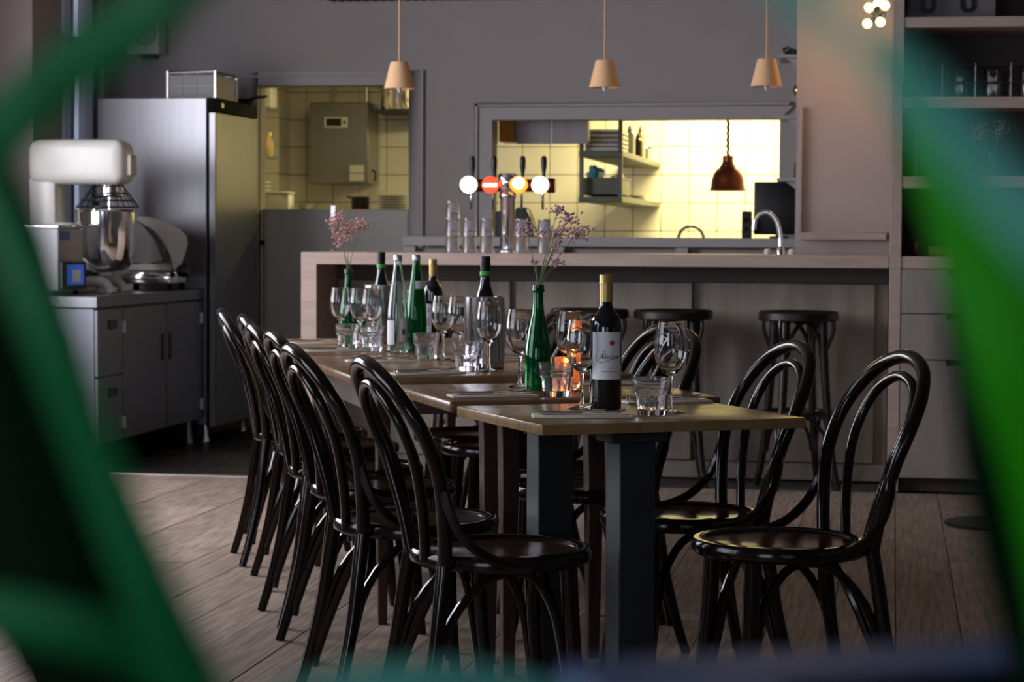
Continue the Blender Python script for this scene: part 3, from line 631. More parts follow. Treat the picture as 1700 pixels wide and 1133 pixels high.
# overhead cupboard seen through the pass
oc = thing('overhead_cupboard', 'overhead kitchen cupboard with lilac grey doors and ochre end', 'cupboard', (0,0,0))
MB().box(-2.36,-1.84,13.30,13.55,1.735,2.598).build('carcass', M_lilac, oc)
MB().box(-2.355,-2.265,13.285,13.30,1.735,2.3).build('end_board', M_ochre, oc)
for (a, b) in ((-2.25,-2.045), (-2.025,-1.815)): MB().box(a,b,13.28,13.30,1.72,2.3).build('door', M_lilac, oc, bevel=0.002)
for x in (-2.375,-2.035): MB().box(x-0.008,x+0.008,13.278,13.30,1.72,2.3).build('edge_strip', M_cream, oc)
# hanging steel shelf running back to the tile wall
hs = thing('hanging_rack', 'steel two tier rack hanging inside the kitchen pass', 'rack', (0,0,0))
for (x, y) in ((-1.90,13.62), (-1.66,13.62)): MB().box(x-0.013,x+0.013,y-0.013,y+0.013,1.375,2.6).build('post', M_backsteel, hs)
for z in (1.655, 1.375): MB().box(-1.915,-1.645,13.60,YK-0.01,z,z+0.035).build('tier', M_backsteel, hs, bevel=0.003)
for k in range(5):
    t_ = thing('baking_tray', '%s dark baking tray on the upper tier of the hanging rack' % ('lowest','second','third','fourth','topmost')[k], 'tray', (-1.785, 13.95, 1.69+0.028*k), 0, 'baking trays in the kitchen')
    MB().box(-0.105,0.105,-0.25,0.25,0,0.004).build('base', M_rubber, t_)
    MB().box(-0.105,0.105,-0.25,-0.245,0,0.024).box(-0.105,0.105,0.245,0.25,0,0.024).box(-0.105,-0.1,-0.25,0.25,0,0.024).box(0.1,0.105,-0.25,0.25,0,0.024).build('rim', M_steelwarm, t_)
for (x, y, h, r, m, l) in ((-1.70,14.45,0.20,0.035,M_white,'white squeeze bottle on the upper tier of the hanging rack'), (-1.68,14.75,0.16,0.03,M_black,'black squeeze bottle on the upper tier of the hanging rack'), (-1.69,14.98,0.22,0.032,M_yellow,'yellow squeeze bottle on the upper tier of the hanging rack')):
    t_ = thing('squeeze_bottle', l, 'bottle', (x, y, 1.69), 0, 'squeeze bottles in the kitchen')
    MB().lathe([(0,0),(r,0),(r,h*0.7),(r*0.5,h*0.8),(0,h*0.8)], 16).build('body', m, t_)
    MB().lathe([(r*0.5,h*0.8),(r*0.5,h*0.85),(0.005,h),(0,h)], 12).build('nozzle', m, t_)
ct = thing('steel_tin', 'steel tin at the far end of the upper rack tier', 'tin', (-1.70, 15.35, 1.69))
MB().lathe([(0,0),(0.06,0),(0.06,0.085),(0.055,0.085),(0.055,0.01),(0,0.01)], 20).build('body', M_chrome, ct)
MB().lathe([(0.06,0.08),(0.064,0.085),(0.06,0.09)], 20).build('rim', M_chrome, ct)
gn = thing('steel_container', 'deep steel food container on the lower rack tier', 'container', (-1.785, 13.95, 1.41))
MB().box(-0.12,0.12,-0.25,0.25,0.01,0.015).box(-0.12,0.12,-0.25,-0.245,0.01,0.115).box(-0.12,0.12,0.245,0.25,0.01,0.115).box(-0.12,-0.115,-0.25,0.25,0.01,0.115).box(0.115,0.12,-0.25,0.25,0.01,0.115).build('body', M_backsteel, gn)
MB().box(-0.13,0.13,-0.26,-0.25,0.108,0.118).box(-0.13,0.13,0.25,0.26,0.108,0.118).box(-0.13,-0.12,-0.26,0.26,0.108,0.118).box(0.12,0.13,-0.26,0.26,0.108,0.118).build('rim', M_backsteel, gn)
def blob(name, m, c, r, seed, label, cat_):
    rnd = random.Random(seed); me = bpy.data.meshes.new(name); bm = bmesh.new(); bmesh.ops.create_icosphere(bm, subdivisions=3, radius=1)
    ph = [rnd.uniform(0, 6) for _ in range(6)]
    for v in bm.verts:
        k = 1+0.22*math.sin(5*v.co.x+ph[0])*math.sin(4*v.co.y+ph[1])+0.14*math.sin(9*v.co.z+ph[2]+3*v.co.x)
        v.co = Vector((v.co.x*r[0]*k, v.co.y*r[1]*k, max(v.co.z, -0.6)*r[2]*k))
    bm.to_mesh(me); bm.free(); me.materials.append(m)
    for p in me.polygons: p.use_smooth = True
    o = bpy.data.objects.new(name, me); COL.objects.link(o); o.location = c
    return tag(o, label, cat_)
blob('plastic_bag', M_bluebag, (-1.845,13.86,1.535), (0.055,0.09,0.075), 3, 'crumpled blue plastic bag sticking out of the steel container', 'bag')
blob('folded_cloth', M_cloth, (-1.72,14.02,1.505), (0.05,0.12,0.055), 5, 'crumpled pale cloth in the steel container', 'cloth')
for k in range(3):
    plate = spawn(CACHE, 'plate', None, (-1.72, 15.05, 1.41+0.012*k), 0, '%s plate from the bottom on the lower rack tier' % ('first','second','third')[k]); plate.scale = (0.075,)*3
# heat lamp and kitchen faucet
cl = thing('copper_heat_lamp', 'copper bell heat lamp on a black coiled cord in the kitchen pass', 'lamp', (-1.03, 14.0, 1.455))
MB().lathe([(0.115,0.0),(0.118,0.002),(0.106,0.02),(0.100,0.07),(0.092,0.10),(0.072,0.13),(0.055,0.142),(0.05,0.15),(0.05,0.158),(0.034,0.16),(0.034,0.215),(0.03,0.22),(0,0.22),(0,0.21),(0.028,0.205),(0.045,0.145),(0.088,0.098),(0.098,0.02)], 32).build('shade', M_copper, cl)
MB().tube([(0.0035*math.cos(k*1.25), 0.0035*math.sin(k*1.25), 0.22+0.0078*k) for k in range(118)], 0.010, 6).build('cord', M_black, cl)
MB().lathe([(0,0.15),(0.03,0.14),(0.045,0.08),(0.035,0.04),(0,0.03)], 16).build('bulb', M_bulbw, cl)
kf_ = thing('kitchen_faucet', 'dark curved kitchen faucet showing above the back counter', 'faucet', (-1.31, 14.6, 1.02))
MB().tube(cat([(0.09,0,0),(0.088,0,0.12),(0.06,0,0.19),(0.0,0,0.215),(-0.06,0,0.19),(-0.085,0,0.13),(-0.086,0,0.06)], 4), 0.011, 10).build('spout', M_wire, kf_)
MB().lathe([(0,0),(0.022,0),(0.022,0.03),(0.012,0.04),(0,0.04)], 14, (0.09,0,0)).build('base', M_wire, kf_)
kc = thing('kitchen_counter', 'steel kitchen counter under the tile wall', 'counter', (0,0,0))
MB().box(-2.6,-0.55,14.3,15.2,0.98,1.02).build('worktop', M_steelwarm, kc, bevel=0.003)
for x in (-2.55,-1.6,-0.65):
    for y in (14.35,15.1): MB().box(x,x+0.04,y,y+0.04,0,0.98).build('leg', M_steelwarm, kc)
tb = thing('ceiling_tube_fixture', 'kitchen ceiling tube light fixture above the pass', 'lamp', (-1.0, 15.15, 2.40))
MB().box(-0.78,0.78,-0.14,0.14,0.0,0.07).build('housing', M_white, tb, bevel=0.004)
MB().box(-0.76,0.76,-0.13,-0.11,-0.03,0.0).box(-0.76,0.76,0.11,0.13,-0.03,0.0).build('reflector', M_white, tb)

# ================================================================== LEFT PREP AREA
fr = thing('steel_refrigerator', 'tall brushed steel refrigerator standing beside the kitchen doorway', 'refrigerator', (0,0,0))
MB().box(-4.41,-3.775,11.97,12.80,0.10,1.925).build('body', M_steel, fr, bevel=0.004)
dr_ = MB().box(-3.765,-3.724,11.975,12.80,0.085,1.845).build('door', M_steel, fr, bevel=0.004)
MB().box(-3.724,-3.718,12.76,12.79,0.95,1.10).build('lock_plate', M_steelc, dr_, bevel=0.002)
MB().box(-3.775,-3.765,11.972,12.80,0.09,1.845).build('door_gasket', M_rubber, fr)
cpn = MB().box(-3.775,-3.724,11.97,12.80,1.85,1.925).build('control_panel', M_rubber, fr, bevel=0.003)
MB().box(-3.724,-3.721,12.08,12.12,1.875,1.90).build('indicator', M_alu, cpn)
for x in (-4.36,-3.80):
    for y in (12.02,12.74): MB().lathe([(0,0),(0.025,0),(0.022,0.02),(0.014,0.03),(0.014,0.10),(0,0.10)], 12, (x,y,0)).build('foot', M_alu, fr)
MB().box(-4.38,-3.80,12.0,12.78,0.03,0.10).build('kick_box', M_black, fr)
gc = thing('plastic_crate', 'white gridded crate with steel corner posts on top of the refrigerator', 'crate', (-3.93, 12.40, 1.925))
MB().box(-0.14,0.13,-0.20,0.20,0.012,0.145).build('body', M_cream, gc, bevel=0.006)
for x in (-0.145,0.135):
    for y in (-0.205,0.205): MB().tube([(x,y,0),(x,y,0.165)], 0.009, 8).build('corner_post', M_alu, gc)
for z in (0.01,0.158): MB().tube([(-0.145,-0.205,z),(0.135,-0.205,z),(0.135,0.205,z),(-0.145,0.205,z)], 0.008, 6, True).build('rail', M_wire if z > 0.1 else M_cream, gc)
for i in range(3):
    for j in range(2): MB().box(-0.128+i*0.084,-0.052+i*0.084,-0.205,-0.199,0.022+j*0.062,0.076+j*0.062).build('grid_cell', M_greyplast, gc, bevel=0.002)
tr = thing('black_pan', 'flat black pan on the refrigerator top near the doorway', 'pan', (-3.80, 12.72, 1.925))
MB().lathe([(0,0),(0.075,0),(0.095,0.035),(0.09,0.035),(0.07,0.008),(0,0.008)], 20).build('pan_body', M_black, tr)
MB().tube([(0.03,0.0,0.03),(0.10,-0.02,0.045),(0.17,-0.04,0.05)], 0.009, 8).build('handle', M_black, tr)
bs = thing('black_clip', 'small black cable clip left of the crate on the refrigerator', 'clip', (-4.12, 12.25, 1.925))
MB().tube(cat([(-0.05,0,0.008),(-0.01,0.01,0.012),(0.03,0,0.01),(0.06,0.01,0.008)], 3), 0.007, 6).build('clip_body', M_black, bs)
MB().box(-0.065,-0.045,-0.01,0.01,0,0.014).build('clip_end', M_black, bs)
sp = thing('wall_speaker', 'pale grey square wall speaker high above the refrigerator', 'speaker', (-4.45, 12.93, 2.35))
MB().box(-0.105,0.105,-0.09,0.065,-0.105,0.105).build('cabinet', M_cream, sp, bevel=0.012, seg=2)
MB().lathe([(0,-0.004),(0.02,-0.008),(0.062,0.0),(0.07,-0.006),(0.075,0.002)], 24, (0.012,-0.092,0.018), 'y').build('cone', M_greyplast, sp)
MB().lathe([(0,-0.006),(0.012,-0.004),(0.015,0.002)], 14, (0.005,-0.092,-0.06), 'y').build('tweeter', M_white, sp)
MB().box(-0.03,0.05,-0.02,0.065,-0.125,-0.105).build('bracket', M_black, sp)
cb = thing('steel_cabinet', 'grey steel base cabinet with two doors and two drawers left', 'cabinet', (0,0,0))
MB().box(-4.475,-3.79,10.27,11.955,0.805,0.862).build('worktop', M_steel, cb, bevel=0.003)
MB().box(-4.465,-3.815,10.29,11.945,0.135,0.80).build('carcass', M_steelc, cb)
for (a, b) in ((10.665,11.325), (11.34,11.945)):
    o = MB().box(-3.815,-3.797,a,b,0.14,0.795).build('door', M_steelc, cb, bevel=0.002)
    y = b-0.075 if a < 11 else a+0.035
    MB().box(-3.799,-3.790,y,y+0.03,0.50,0.64).build('handle', M_black, o, bevel=0.002)
    for z in (0.22,0.70):
        yy = a-0.012 if a < 11 else b-0.01
        MB().box(-3.80,-3.788,yy,yy+0.02,z-0.03,z+0.03).build('hinge', M_alu, o)
for (z0, z1) in ((0.14,0.46), (0.47,0.795)):
    o = MB().box(-3.815,-3.797,10.295,10.65,z0,z1).build('drawer', M_steelc, cb, bevel=0.002)
    MB().box(-3.799,-3.790,10.44,10.56,z1-0.10,z1-0.055).build('pull', M_black, o, bevel=0.002)
for x in (-4.42,-3.86):
    for y in (10.34,11.9): MB().lathe([(0,0),(0.028,0),(0.024,0.02),(0.02,0.03),(0.02,0.136),(0,0.136)], 12, (x,y,0)).build('leg', M_steel, cb)
# planetary mixer
mx_ = thing('planetary_mixer', 'white planetary mixer with steel bowl and wire guard on steel cabinet', 'mixer', (-4.10, 10.95, 0.862))
MB().box(-0.27,0.02,-0.15,0.15,0.0,0.05).build('base', M_white, mx_, bevel=0.02, seg=2)
for y in (-0.1, 0.1): MB().tube(cat([(-0.05,y,0.02),(0.06,y,0.06),(0.14,y,0.05),(0.17,y,0.0)], 4), 0.026, 10).build('foot', M_white, mx_)
MB().box(-0.28,-0.13,-0.09,0.09,0.04,0.60).build('column', M_white, mx_, bevel=0.025, seg=2)
hd = MB().box(-0.28,0.235,-0.115,0.115,0.555,0.785).build('head', M_white, mx_, bevel=0.055, seg=4)
MB().box(0.232,0.262,-0.05,0.05,0.60,0.71).build('front_cover', M_cream, hd, bevel=0.012, seg=2)
MB().lathe([(0,0.475),(0.062,0.475),(0.07,0.485),(0.07,0.535),(0.05,0.545),(0,0.545)], 20, (0.13,0,0.015)).build('planetary_hub', M_chrome, mx_)
MB().lathe([(0.0,0.09),(0.06,0.09),(0.11,0.11),(0.145,0.16),(0.155,0.24),(0.158,0.40),(0.168,0.405),(0.165,0.412),(0.152,0.405),(0.149,0.24),(0.138,0.165),(0.10,0.118),(0,0.10)], 30, (0.11,0,0.015)).build('bowl', M_chrome, mx_)
MB().tube([(0.13,0,0.2),(0.13,0,0.50)], 0.012, 8).build('shaft', M_chrome, mx_)
gw = MB()
for (r, z) in ((0.085,0.545),(0.11,0.51),(0.135,0.475),(0.16,0.44)): gw.tube([(0.12+r*math.cos(2*PI*k/24), r*math.sin(2*PI*k/24), z) for k in range(24)], 0.0035, 5, True)
for k in range(14):
    a = 2*PI*k/14; gw.tube([(0.12+0.07*math.cos(a),0.07*math.sin(a),0.56),(0.12+0.163*math.cos(a),0.163*math.sin(a),0.435)], 0.003, 5)
gw.build('wire_guard', M_black, mx_)
MB().box(-0.13,-0.06,-0.13,0.13,0.28,0.36).build('bowl_fork', M_cream, mx_, bevel=0.01)
ks_ = thing('kitchen_scale', 'grey boxy kitchen appliance with blue lit display beside the mixer', 'appliance', (-4.09, 10.50, 0.862))
MB().box(-0.16,0.08,-0.17,0.17,0.02,0.33).build('housing', M_greyplast, ks_, bevel=0.006)
MB().box(-0.165,0.085,-0.175,0.175,0.33,0.345).build('top_plate', M_chrome, ks_, bevel=0.004)
s_ = MB().box(0.078,0.10,-0.16,0.16,0.03,0.165).build('display_bezel', M_black, ks_, bevel=0.004)
MB().box(0.099,0.103,-0.11,0.12,0.05,0.15).build('display', M_screen, s_)
MB().box(0.102,0.105,-0.04,0.07,0.065,0.125).build('display_field', M_screeng, s_)
MB().box(0.079,0.083,-0.15,-0.02,0.27,0.315).build('badge', M_blueink, ks_)
for x in (-0.13,0.05):
    for y in (-0.14,0.14): MB().lathe([(0,0),(0.015,0),(0.012,0.022),(0,0.022)], 10, (x,y,0)).build('foot', M_rubber, ks_)
sc_ = thing('meat_slicer', 'steel meat slicer with pale fin shaped guard next to refrigerator', 'slicer', (-3.985, 11.58, 0.862))
MB().box(-0.16,0.175,-0.14,0.14,0.035,0.10).build('base', M_chrome, sc_, bevel=0.015, seg=2)
MB().box(-0.10,0.16,-0.06,0.12,0.10,0.15).build('carriage', M_steelwarm, sc_, bevel=0.01)
MB().lathe([(0,-0.008),(0.135,-0.008),(0.14,0.0),(0.135,0.008),(0,0.008)], 32, (-0.03,0.02,0.25), 'y').build('blade', M_chrome, sc_)
fin = [(a_*1.12+0.045, b_) for a_, b_ in [(-0.10,0.40),(-0.02,0.395),(0.07,0.37),(0.14,0.33),(0.175,0.29),(0.18,0.25),(0.165,0.19),(0.145,0.13),(0.13,0.11),(0.11,0.115),(0.105,0.14),(0.10,0.18),(0.07,0.25),(0.02,0.32),(-0.06,0.37)]]
MB().prism(fin, -0.075, -0.06).build('guard', M_cream, sc_, smooth=False)
MB().prism([(-0.10,0.38),(-0.02,0.36),(0.06,0.27),(0.10,0.16),(0.0,0.14),(-0.1,0.16)], -0.06, -0.05).build('guard_plate', M_greyplast, sc_, smooth=False)
MB().lathe([(0,-0.03),(0.035,-0.03),(0.04,0.0),(0.035,0.03),(0,0.03)], 16, (0.22,-0.05,0.11), 'x').build('knob', M_black, sc_)
MB().lathe([(0,-0.006),(0.014,-0.006),(0.016,0.0)], 12, (0.185,-0.076,0.135), 'y').build('pivot', M_alu, sc_)
for x in (-0.1,0.16):
    for y in (-0.1,0.1): MB().lathe([(0,0),(0.02,0),(0.014,0.036),(0,0.036)], 10, (x,y,0)).build('foot', M_rubber, sc_)

# ================================================================== TABLES
def rot2(x, y, a): return (x*math.cos(a)-y*math.sin(a), x*math.sin(a)+y*math.cos(a))
def table(label, fl, ang, wd, ln, m, thick, kind, rnd):
    """fl: front left corner, local x across the row, local y along it"""
    t = thing('dining_table', label, 'table', (fl[0], fl[1], 0), rad(ang), 'dining tables in the row')
    MB().box(0, wd, 0, ln, 0.75-thick, 0.75).build('tabletop', m, t, bevel=rnd, seg=3)
    if kind == 'post':
        for (y, px_) in ((ln*0.22, wd*0.5-0.058), (ln*0.80, wd*0.5-0.128)):
            MB().box(px_-0.045, px_+0.045, y-0.04, y+0.04, 0.03, 0.75-thick-0.03).build('post', M_post, t, bevel=0.003)
            MB().box(px_-0.07, px_+0.07, y-0.05, y+0.05, 0.75-thick-0.03, 0.75-thick).build('mount_plate', M_post, t, bevel=0.003)
            MB().box(px_-0.2, px_+0.28, y-0.04, y+0.04, 0.0, 0.03).build('foot', M_post, t, bevel=0.006)
    else:
        ins = 0.075 if kind == 'apron' else 0.19
        s = 0.022 if kind == 'apron' else 0.026
        for x in (ins+s, wd-ins-s):
            for y in (ins+s, ln-ins-s):
                MB().hexa([(x-s*0.6,y-s*0.6,0),(x+s*0.6,y-s*0.6,0),(x+s*0.6,y+s*0.6,0),(x-s*0.6,y+s*0.6,0)], [(x-s,y-s,0.75-thick),(x+s,y-s,0.75-thick),(x+s,y+s,0.75-thick),(x-s,y+s,0.75-thick)]).build('leg', M_bpost, t, bevel=0.003)
        z0, z1 = 0.75-thick-0.09, 0.75-thick
        if kind != 'apron': z0 = z1-0.035
        for (a, b, c, d_) in ((ins+2*s,wd-ins-2*s,ins+0.008,ins+0.028), (ins+2*s,wd-ins-2*s,ln-ins-0.028,ln-ins-0.008), (ins+0.008,ins+0.028,ins+2*s,ln-ins-2*s), (wd-ins-0.028,wd-ins-0.008,ins+2*s,ln-ins-2*s)):
            MB().box(a, b, c, d_, z0, z1).build('apron', M_apron, t)
    return t
table('nearest square oak table on two dark posts, with red wine bottle', (-0.757,4.827), 30.5, 0.655, 0.565, M_t1, 0.024, 'post', 0.002)
table('second oak table from the camera with rounded edge and green bottle', (-1.094,5.48), 25.8, 0.73, 0.62, M_t2, 0.032, 'leg', 0.010)
table('third oak table in the row, with deep apron and near steel cooler', (-1.547,6.349), 24.0, 0.86, 1.16, M_t3, 0.030, 'apron', 0.008)
table('farthest oak table in the row, nearest the bar', (-2.035,7.445), 22.0, 0.86, 1.22, M_t3, 0.030, 'apron', 0.008)

# ================================================================== CHAIRS
def make_chair(label):
    t = thing('bentwood_chair', label, 'chair', (0,0,0), 0, 'bentwood chairs at the dining tables')
    MB().lathe([(0.165,0.436),(0.198,0.432),(0.206,0.440),(0.207,0.458),(0.201,0.467),(0.188,0.469),(0.178,0.464),(0.170,0.455)], 40, close=True).build('seat_rim', M_wood, t)
    MB().lathe([(0.0,0.447),(0.08,0.448),(0.14,0.453),(0.178,0.459),(0.178,0.445),(0.0,0.440)], 36).build('seat_panel', M_seat, t)
    h = [(-0.172,0.128,0.440),(-0.180,0.150,0.53),(-0.200,0.176,0.64),(-0.235,0.186,0.73),(-0.275,0.164,0.805),(-0.308,0.102,0.862),(-0.320,0.0,0.886)]
    H = h+[(x,-y,z) for x,y,z in h[-2::-1]]
    MB().tube(cat(H, 5), 0.0165, 12).build('back_hoop', M_wood, t)
    q = [(-0.194,0.055,0.452),(-0.208,0.084,0.55),(-0.234,0.114,0.66),(-0.263,0.122,0.735),(-0.287,0.104,0.79),(-0.302,0.060,0.826),(-0.306,0.0,0.840)]
    Q = q+[(x,-y,z) for x,y,z in q[-2::-1]]
    MB().tube(cat(Q, 5), 0.0125, 10).build('inner_loop', M_wood, t)
    for s in (1, -1):
        MB().tube(cat([(-0.172,s*0.128,0.455),(-0.185,s*0.138,0.36),(-0.205,s*0.148,0.22),(-0.235,s*0.160,0.09),(-0.262,s*0.168,0.0)], 4), [0.0175,0.0175,0.0165,0.0145,0.013], 10).build('leg', M_wood, t)
        MB().tube(cat([(0.118,s*0.118,0.438),(0.128,s*0.127,0.25),(0.142,s*0.138,0.1),(0.158,s*0.150,0.0)], 3), [0.021,0.019,0.0165,0.0135], 10).build('leg', M_wood, t)
        MB().tube(cat([(-0.192,s*0.182,0.615),(-0.183,s*0.190,0.575),(-0.160,s*0.200,0.525),(-0.115,s*0.212,0.480),(-0.06,s*0.216,0.457),(-0.005,s*0.213,0.449)], 4), 0.0115, 8).build('side_brace', M_wood, t)
        MB().tube(cat([(-0.224,s*0.142,0.075),(-0.200,s*0.134,0.20),(-0.158,s*0.128,0.32),(-0.085,s*0.125,0.402),(-0.015,s*0.124,0.424),(0.045,s*0.122,0.402),(0.090,s*0.116,0.32),(0.113,s*0.118,0.20),(0.128,s*0.126,0.075)], 3), 0.0105, 8).build('under_arch', M_wood, t)
    MB().tube(cat([(0.132,0.118,0.10),(0.115,0.098,0.22),(0.100,0.072,0.34),(0.092,0.0,0.425),(0.100,-0.072,0.34),(0.115,-0.098,0.22),(0.132,-0.118,0.10)], 4), 0.0105, 8).build('under_arch', M_wood, t)
    MB().tube(cat([(-0.222,0.135,0.10),(-0.185,0.112,0.22),(-0.145,0.075,0.34),(-0.118,0.0,0.425),(-0.145,-0.075,0.34),(-0.185,-0.112,0.22),(-0.222,-0.135,0.10)], 4), 0.0105, 8).build('under_arch', M_wood, t)
    for s in (1, -1): MB().lathe([(0,-0.006),(0.006,-0.004),(0.007,0.0)], 8, (-0.172,s*0.128-0.0,0.44), 'y').build('screw', M_alu, t)
    return t
CH = [
 (-0.866,4.925,29,'nearest bentwood chair on the left side of the table row'),
 (-1.165,5.410,29,'second nearest bentwood chair on the left side of the row'),
 (-1.415,6.130,28,'third bentwood chair from the camera on the left side'),
 (-1.610,6.600,26,'fourth bentwood chair from the camera on the left side'),
 (-1.835,7.270,24,'fifth bentwood chair from the camera on the left side'),
 (-2.060,7.760,22,'farthest bentwood chair on the left side, by the refrigerator'),
 (-0.252,5.190,207,'nearest bentwood chair on the right side, pulled out from the table'),
 (-0.530,5.660,208,'second nearest bentwood chair on the right side of the row'),
 (-0.868,6.220,207,'right side bentwood chair pushed under the second table'),
 (-0.976,6.664,207,'right side bentwood chair pushed under the near end of third table'),
 (-1.300,7.400,204,'right side bentwood chair pushed under the far end of third table'),
 (-1.478,7.800,204,'farthest right side bentwood chair, pushed under the last table'),
 (-2.450,5.430,207,'bentwood chair at the left picture edge behind the leaves'),
]
for (x, y, a, l) in CH: spawn(CACHE, 'chair', make_chair, (x, y, 0), rad(a), l)

# ================================================================== TABLEWARE
TZ = 0.7505
def make_wineglass(label):
    t = thing('wine_glass', label, 'wine glass', (0,0,0), 0, 'wine glasses on the tables')
    MB().lathe([(0,0.0),(0.034,0.0),(0.0345,0.0015),(0.02,0.005),(0.006,0.010),(0.0042,0.02),(0.0040,0.075),(0.0055,0.086),(0.015,0.093),(0.027,0.105),(0.0365,0.125),(0.0395,0.145),(0.0375,0.175),(0.0320,0.214),(0.0310,0.2145),(0.0308,0.214),(0.0362,0.175),(0.0382,0.145),(0.0352,0.126),(0.0255,0.1065),(0.012,0.096),(0.0,0.094)], 32).build('glass_body', M_glass, t)
    return t
def make_tumbler(label):
    t = thing('water_tumbler', label, 'tumbler', (0,0,0), 0, 'faceted water tumblers on the tables')
    n = 40; mb = MB()
    prof = [(0.0,0.0,0),(0.031,0.0,0),(0.033,0.003,1),(0.0365,0.047,1),(0.0375,0.050,0),(0.041,0.052,0),(0.0425,0.087,0),(0.0415,0.088,0),(0.0405,0.087,0),(0.0385,0.054,0),(0.033,0.045,0),(0.030,0.016,0),(0.0,0.014,0)]
    for (r, z, fl_) in prof:
        for k in range(n):
            a = 2*PI*k/n; q = max(r*1.07, 1e-5)*(1-(0.05 if fl_ and k % 4 in (0,) else 0)); mb.v.append((q*math.cos(a), q*math.sin(a), z))
    for j in range(len(prof)-1):
        for k in range(n): mb.f.append((j*n+k, j*n+(k+1) % n, (j+1)*n+(k+1) % n, (j+1)*n+k))
    mb.build('glass_body', M_pressed, t)
    return t
for (x, y, l) in ((-0.515,5.235,'wine glass on the nearest table, right of the wine bottle'), (-0.735,5.300,'wine glass on the nearest table, just left of the wine bottle'),
                  (-1.007,6.020,'wine glass on second table, left of the green flower bottle'), (-0.850,5.900,'wine glass on second table, right of the green flower bottle'),
                  (-1.215,6.690,'wine glass in front of the near steel cooler'), (-1.410,7.210,'wine glass just left of the near steel cooler'), (-1.480,7.290,'wine glass in front of the far gold capped bottle'),
                  (-1.737,8.050,'wine glass behind the green water bottle'), (-1.905,8.060,'wine glass in front of the far steel cooler'), (-1.985,8.200,'wine glass right of the far green flower bottle'), (-2.085,8.290,'farthest left wine glass, left of the far flower bottle')):
    spawn(CACHE, 'wg', make_wineglass, (x, y, TZ), 0, l)
for (x, y, l) in ((-0.549,5.147,'faceted tumbler on the nearest table beside the wine glass'), (-0.858,5.700,'faceted tumbler on second table in front of the candle'), (-1.288,6.719,'faceted tumbler before the near steel cooler'), (-1.539,7.305,'faceted tumbler before the far gold capped bottle'), (-1.840,7.787,'faceted tumbler before the far steel cooler'), (-1.976,7.971,'farthest faceted tumbler, before the far flower bottle')):
    spawn(CACHE, 'tb', make_tumbler, (x, y, TZ), rad(random.uniform(0, 40)), l)
# napkins with knife and fork
def make_napkin(label):
    t = thing('paper_napkin', label, 'napkin', (0,0,0), 0, 'folded napkins at the place settings')
    MB().box(-0.115,0.115,-0.04,0.04,0,0.0035).build('lower_fold', M_napkin, t, bevel=0.001)
    MB().box(-0.113,0.112,-0.038,0.039,0.0035,0.006).build('upper_fold', M_napkin, t, bevel=0.001)
    return t
def make_knife(label):
    t = thing('table_knife', label, 'knife', (0,0,0), 0, 'knives on the napkins')
    MB().tube([(-0.10,0,0.005),(-0.09,0,0.005),(-0.05,0,0.0045),(0.0,0,0.004)], [0.004,0.005,0.0045,0.0035], 8).build('handle', M_cutlery, t)
    MB().prism([(0.0,-0.005),(0.09,-0.007),(0.108,0.0),(0.10,0.006),(0.0,0.005)], 0.0005, 0.0025, 'xy').build('blade', M_cutlery, t, smooth=False)
    return t
def make_fork(label):
    t = thing('table_fork', label, 'fork', (0,0,0), 0, 'forks on the napkins')
    MB().tube(cat([(-0.10,0,0.004),(-0.03,0,0.004),(0.03,0,0.008),(0.055,0,0.006)], 3), [0.0042,0.003,0.0026,0.004], 8).build('handle', M_cutlery, t)
    for y in (-0.009,-0.003,0.003,0.009): MB().tube([(0.052,y*0.7,0.006),(0.065,y,0.004),(0.085,y,0.005),(0.102,y,0.010)], 0.0015, 6).build('tine', M_cutlery, t)
    return t
NK = [(-0.700,5.055,12,'on the nearest table, at its left front corner'), (-0.560,5.560,27,'at the far right of the nearest table'), (-1.015,5.650,23,'on the second table, at its left front corner'), (-0.800,6.190,26,'at the far side of the second table'),
      (-1.375,6.520,36,'on the third table front edge'), (-1.655,7.130,22,'on the third table, beside the third left chair'), (-1.28,7.28,26,'on the third table behind the near steel cooler'), (-1.955,7.700,24,'on the last table, beside the tumblers'), (-2.150,8.230,20,'at the far left end of the last table')]
for (x, y, a, l) in NK:
    ra = rad(a)
    spawn(CACHE, 'nk', make_napkin, (x, y, TZ), ra, 'folded beige paper napkin '+l)
    dx, dy = rot2(0.0, -0.012, ra); spawn(CACHE, 'kn', make_knife, (x+dx, y+dy, TZ+0.0061), ra, 'steel table knife on the napkin '+l)
    dx, dy = rot2(0.0, 0.014, ra); spawn(CACHE, 'fk', make_fork, (x+dx, y+dy, TZ+0.0061), ra+0.06, 'steel table fork on the napkin '+l)
# bottles
def label_patch(parent, r, a0, a1, z0, z1, m, name='label'):
    n = 14; mb = MB()
    for q in (r, r+0.0006):
        for z in (z0, z1):
            for k in range(n+1):
                a = a0+(a1-a0)*k/n; mb.v.append((q*math.cos(a), q*math.sin(a), z))
    N = n+1
    for k in range(n):
        mb.f += [(k,k+1,N+k+1,N+k),(2*N+k+1,2*N+k,3*N+k,3*N+k+1),(k+1,k,2*N+k,2*N+k+1),(N+k,N+k+1,3*N+k+1,3*N+k)]
    return mb.build(name, m, parent)
def wrap(parent, v, f, r, a_c, zc, m, name):
    mb = MB(); mb.v = [((r+y_)*math.cos(a_c+x/r), (r+y_)*math.sin(a_c+x/r), zc+z) for (x, z, y_) in v]; mb.f = f
    o = mb.build(name, m, parent, smooth=False); return o
def disc2(cx, cz, r, n=16):
    return [(cx+r*math.cos(2*PI*k/n), cz+r*math.sin(2*PI*k/n), 0.0) for k in range(n)], [tuple(range(n))]
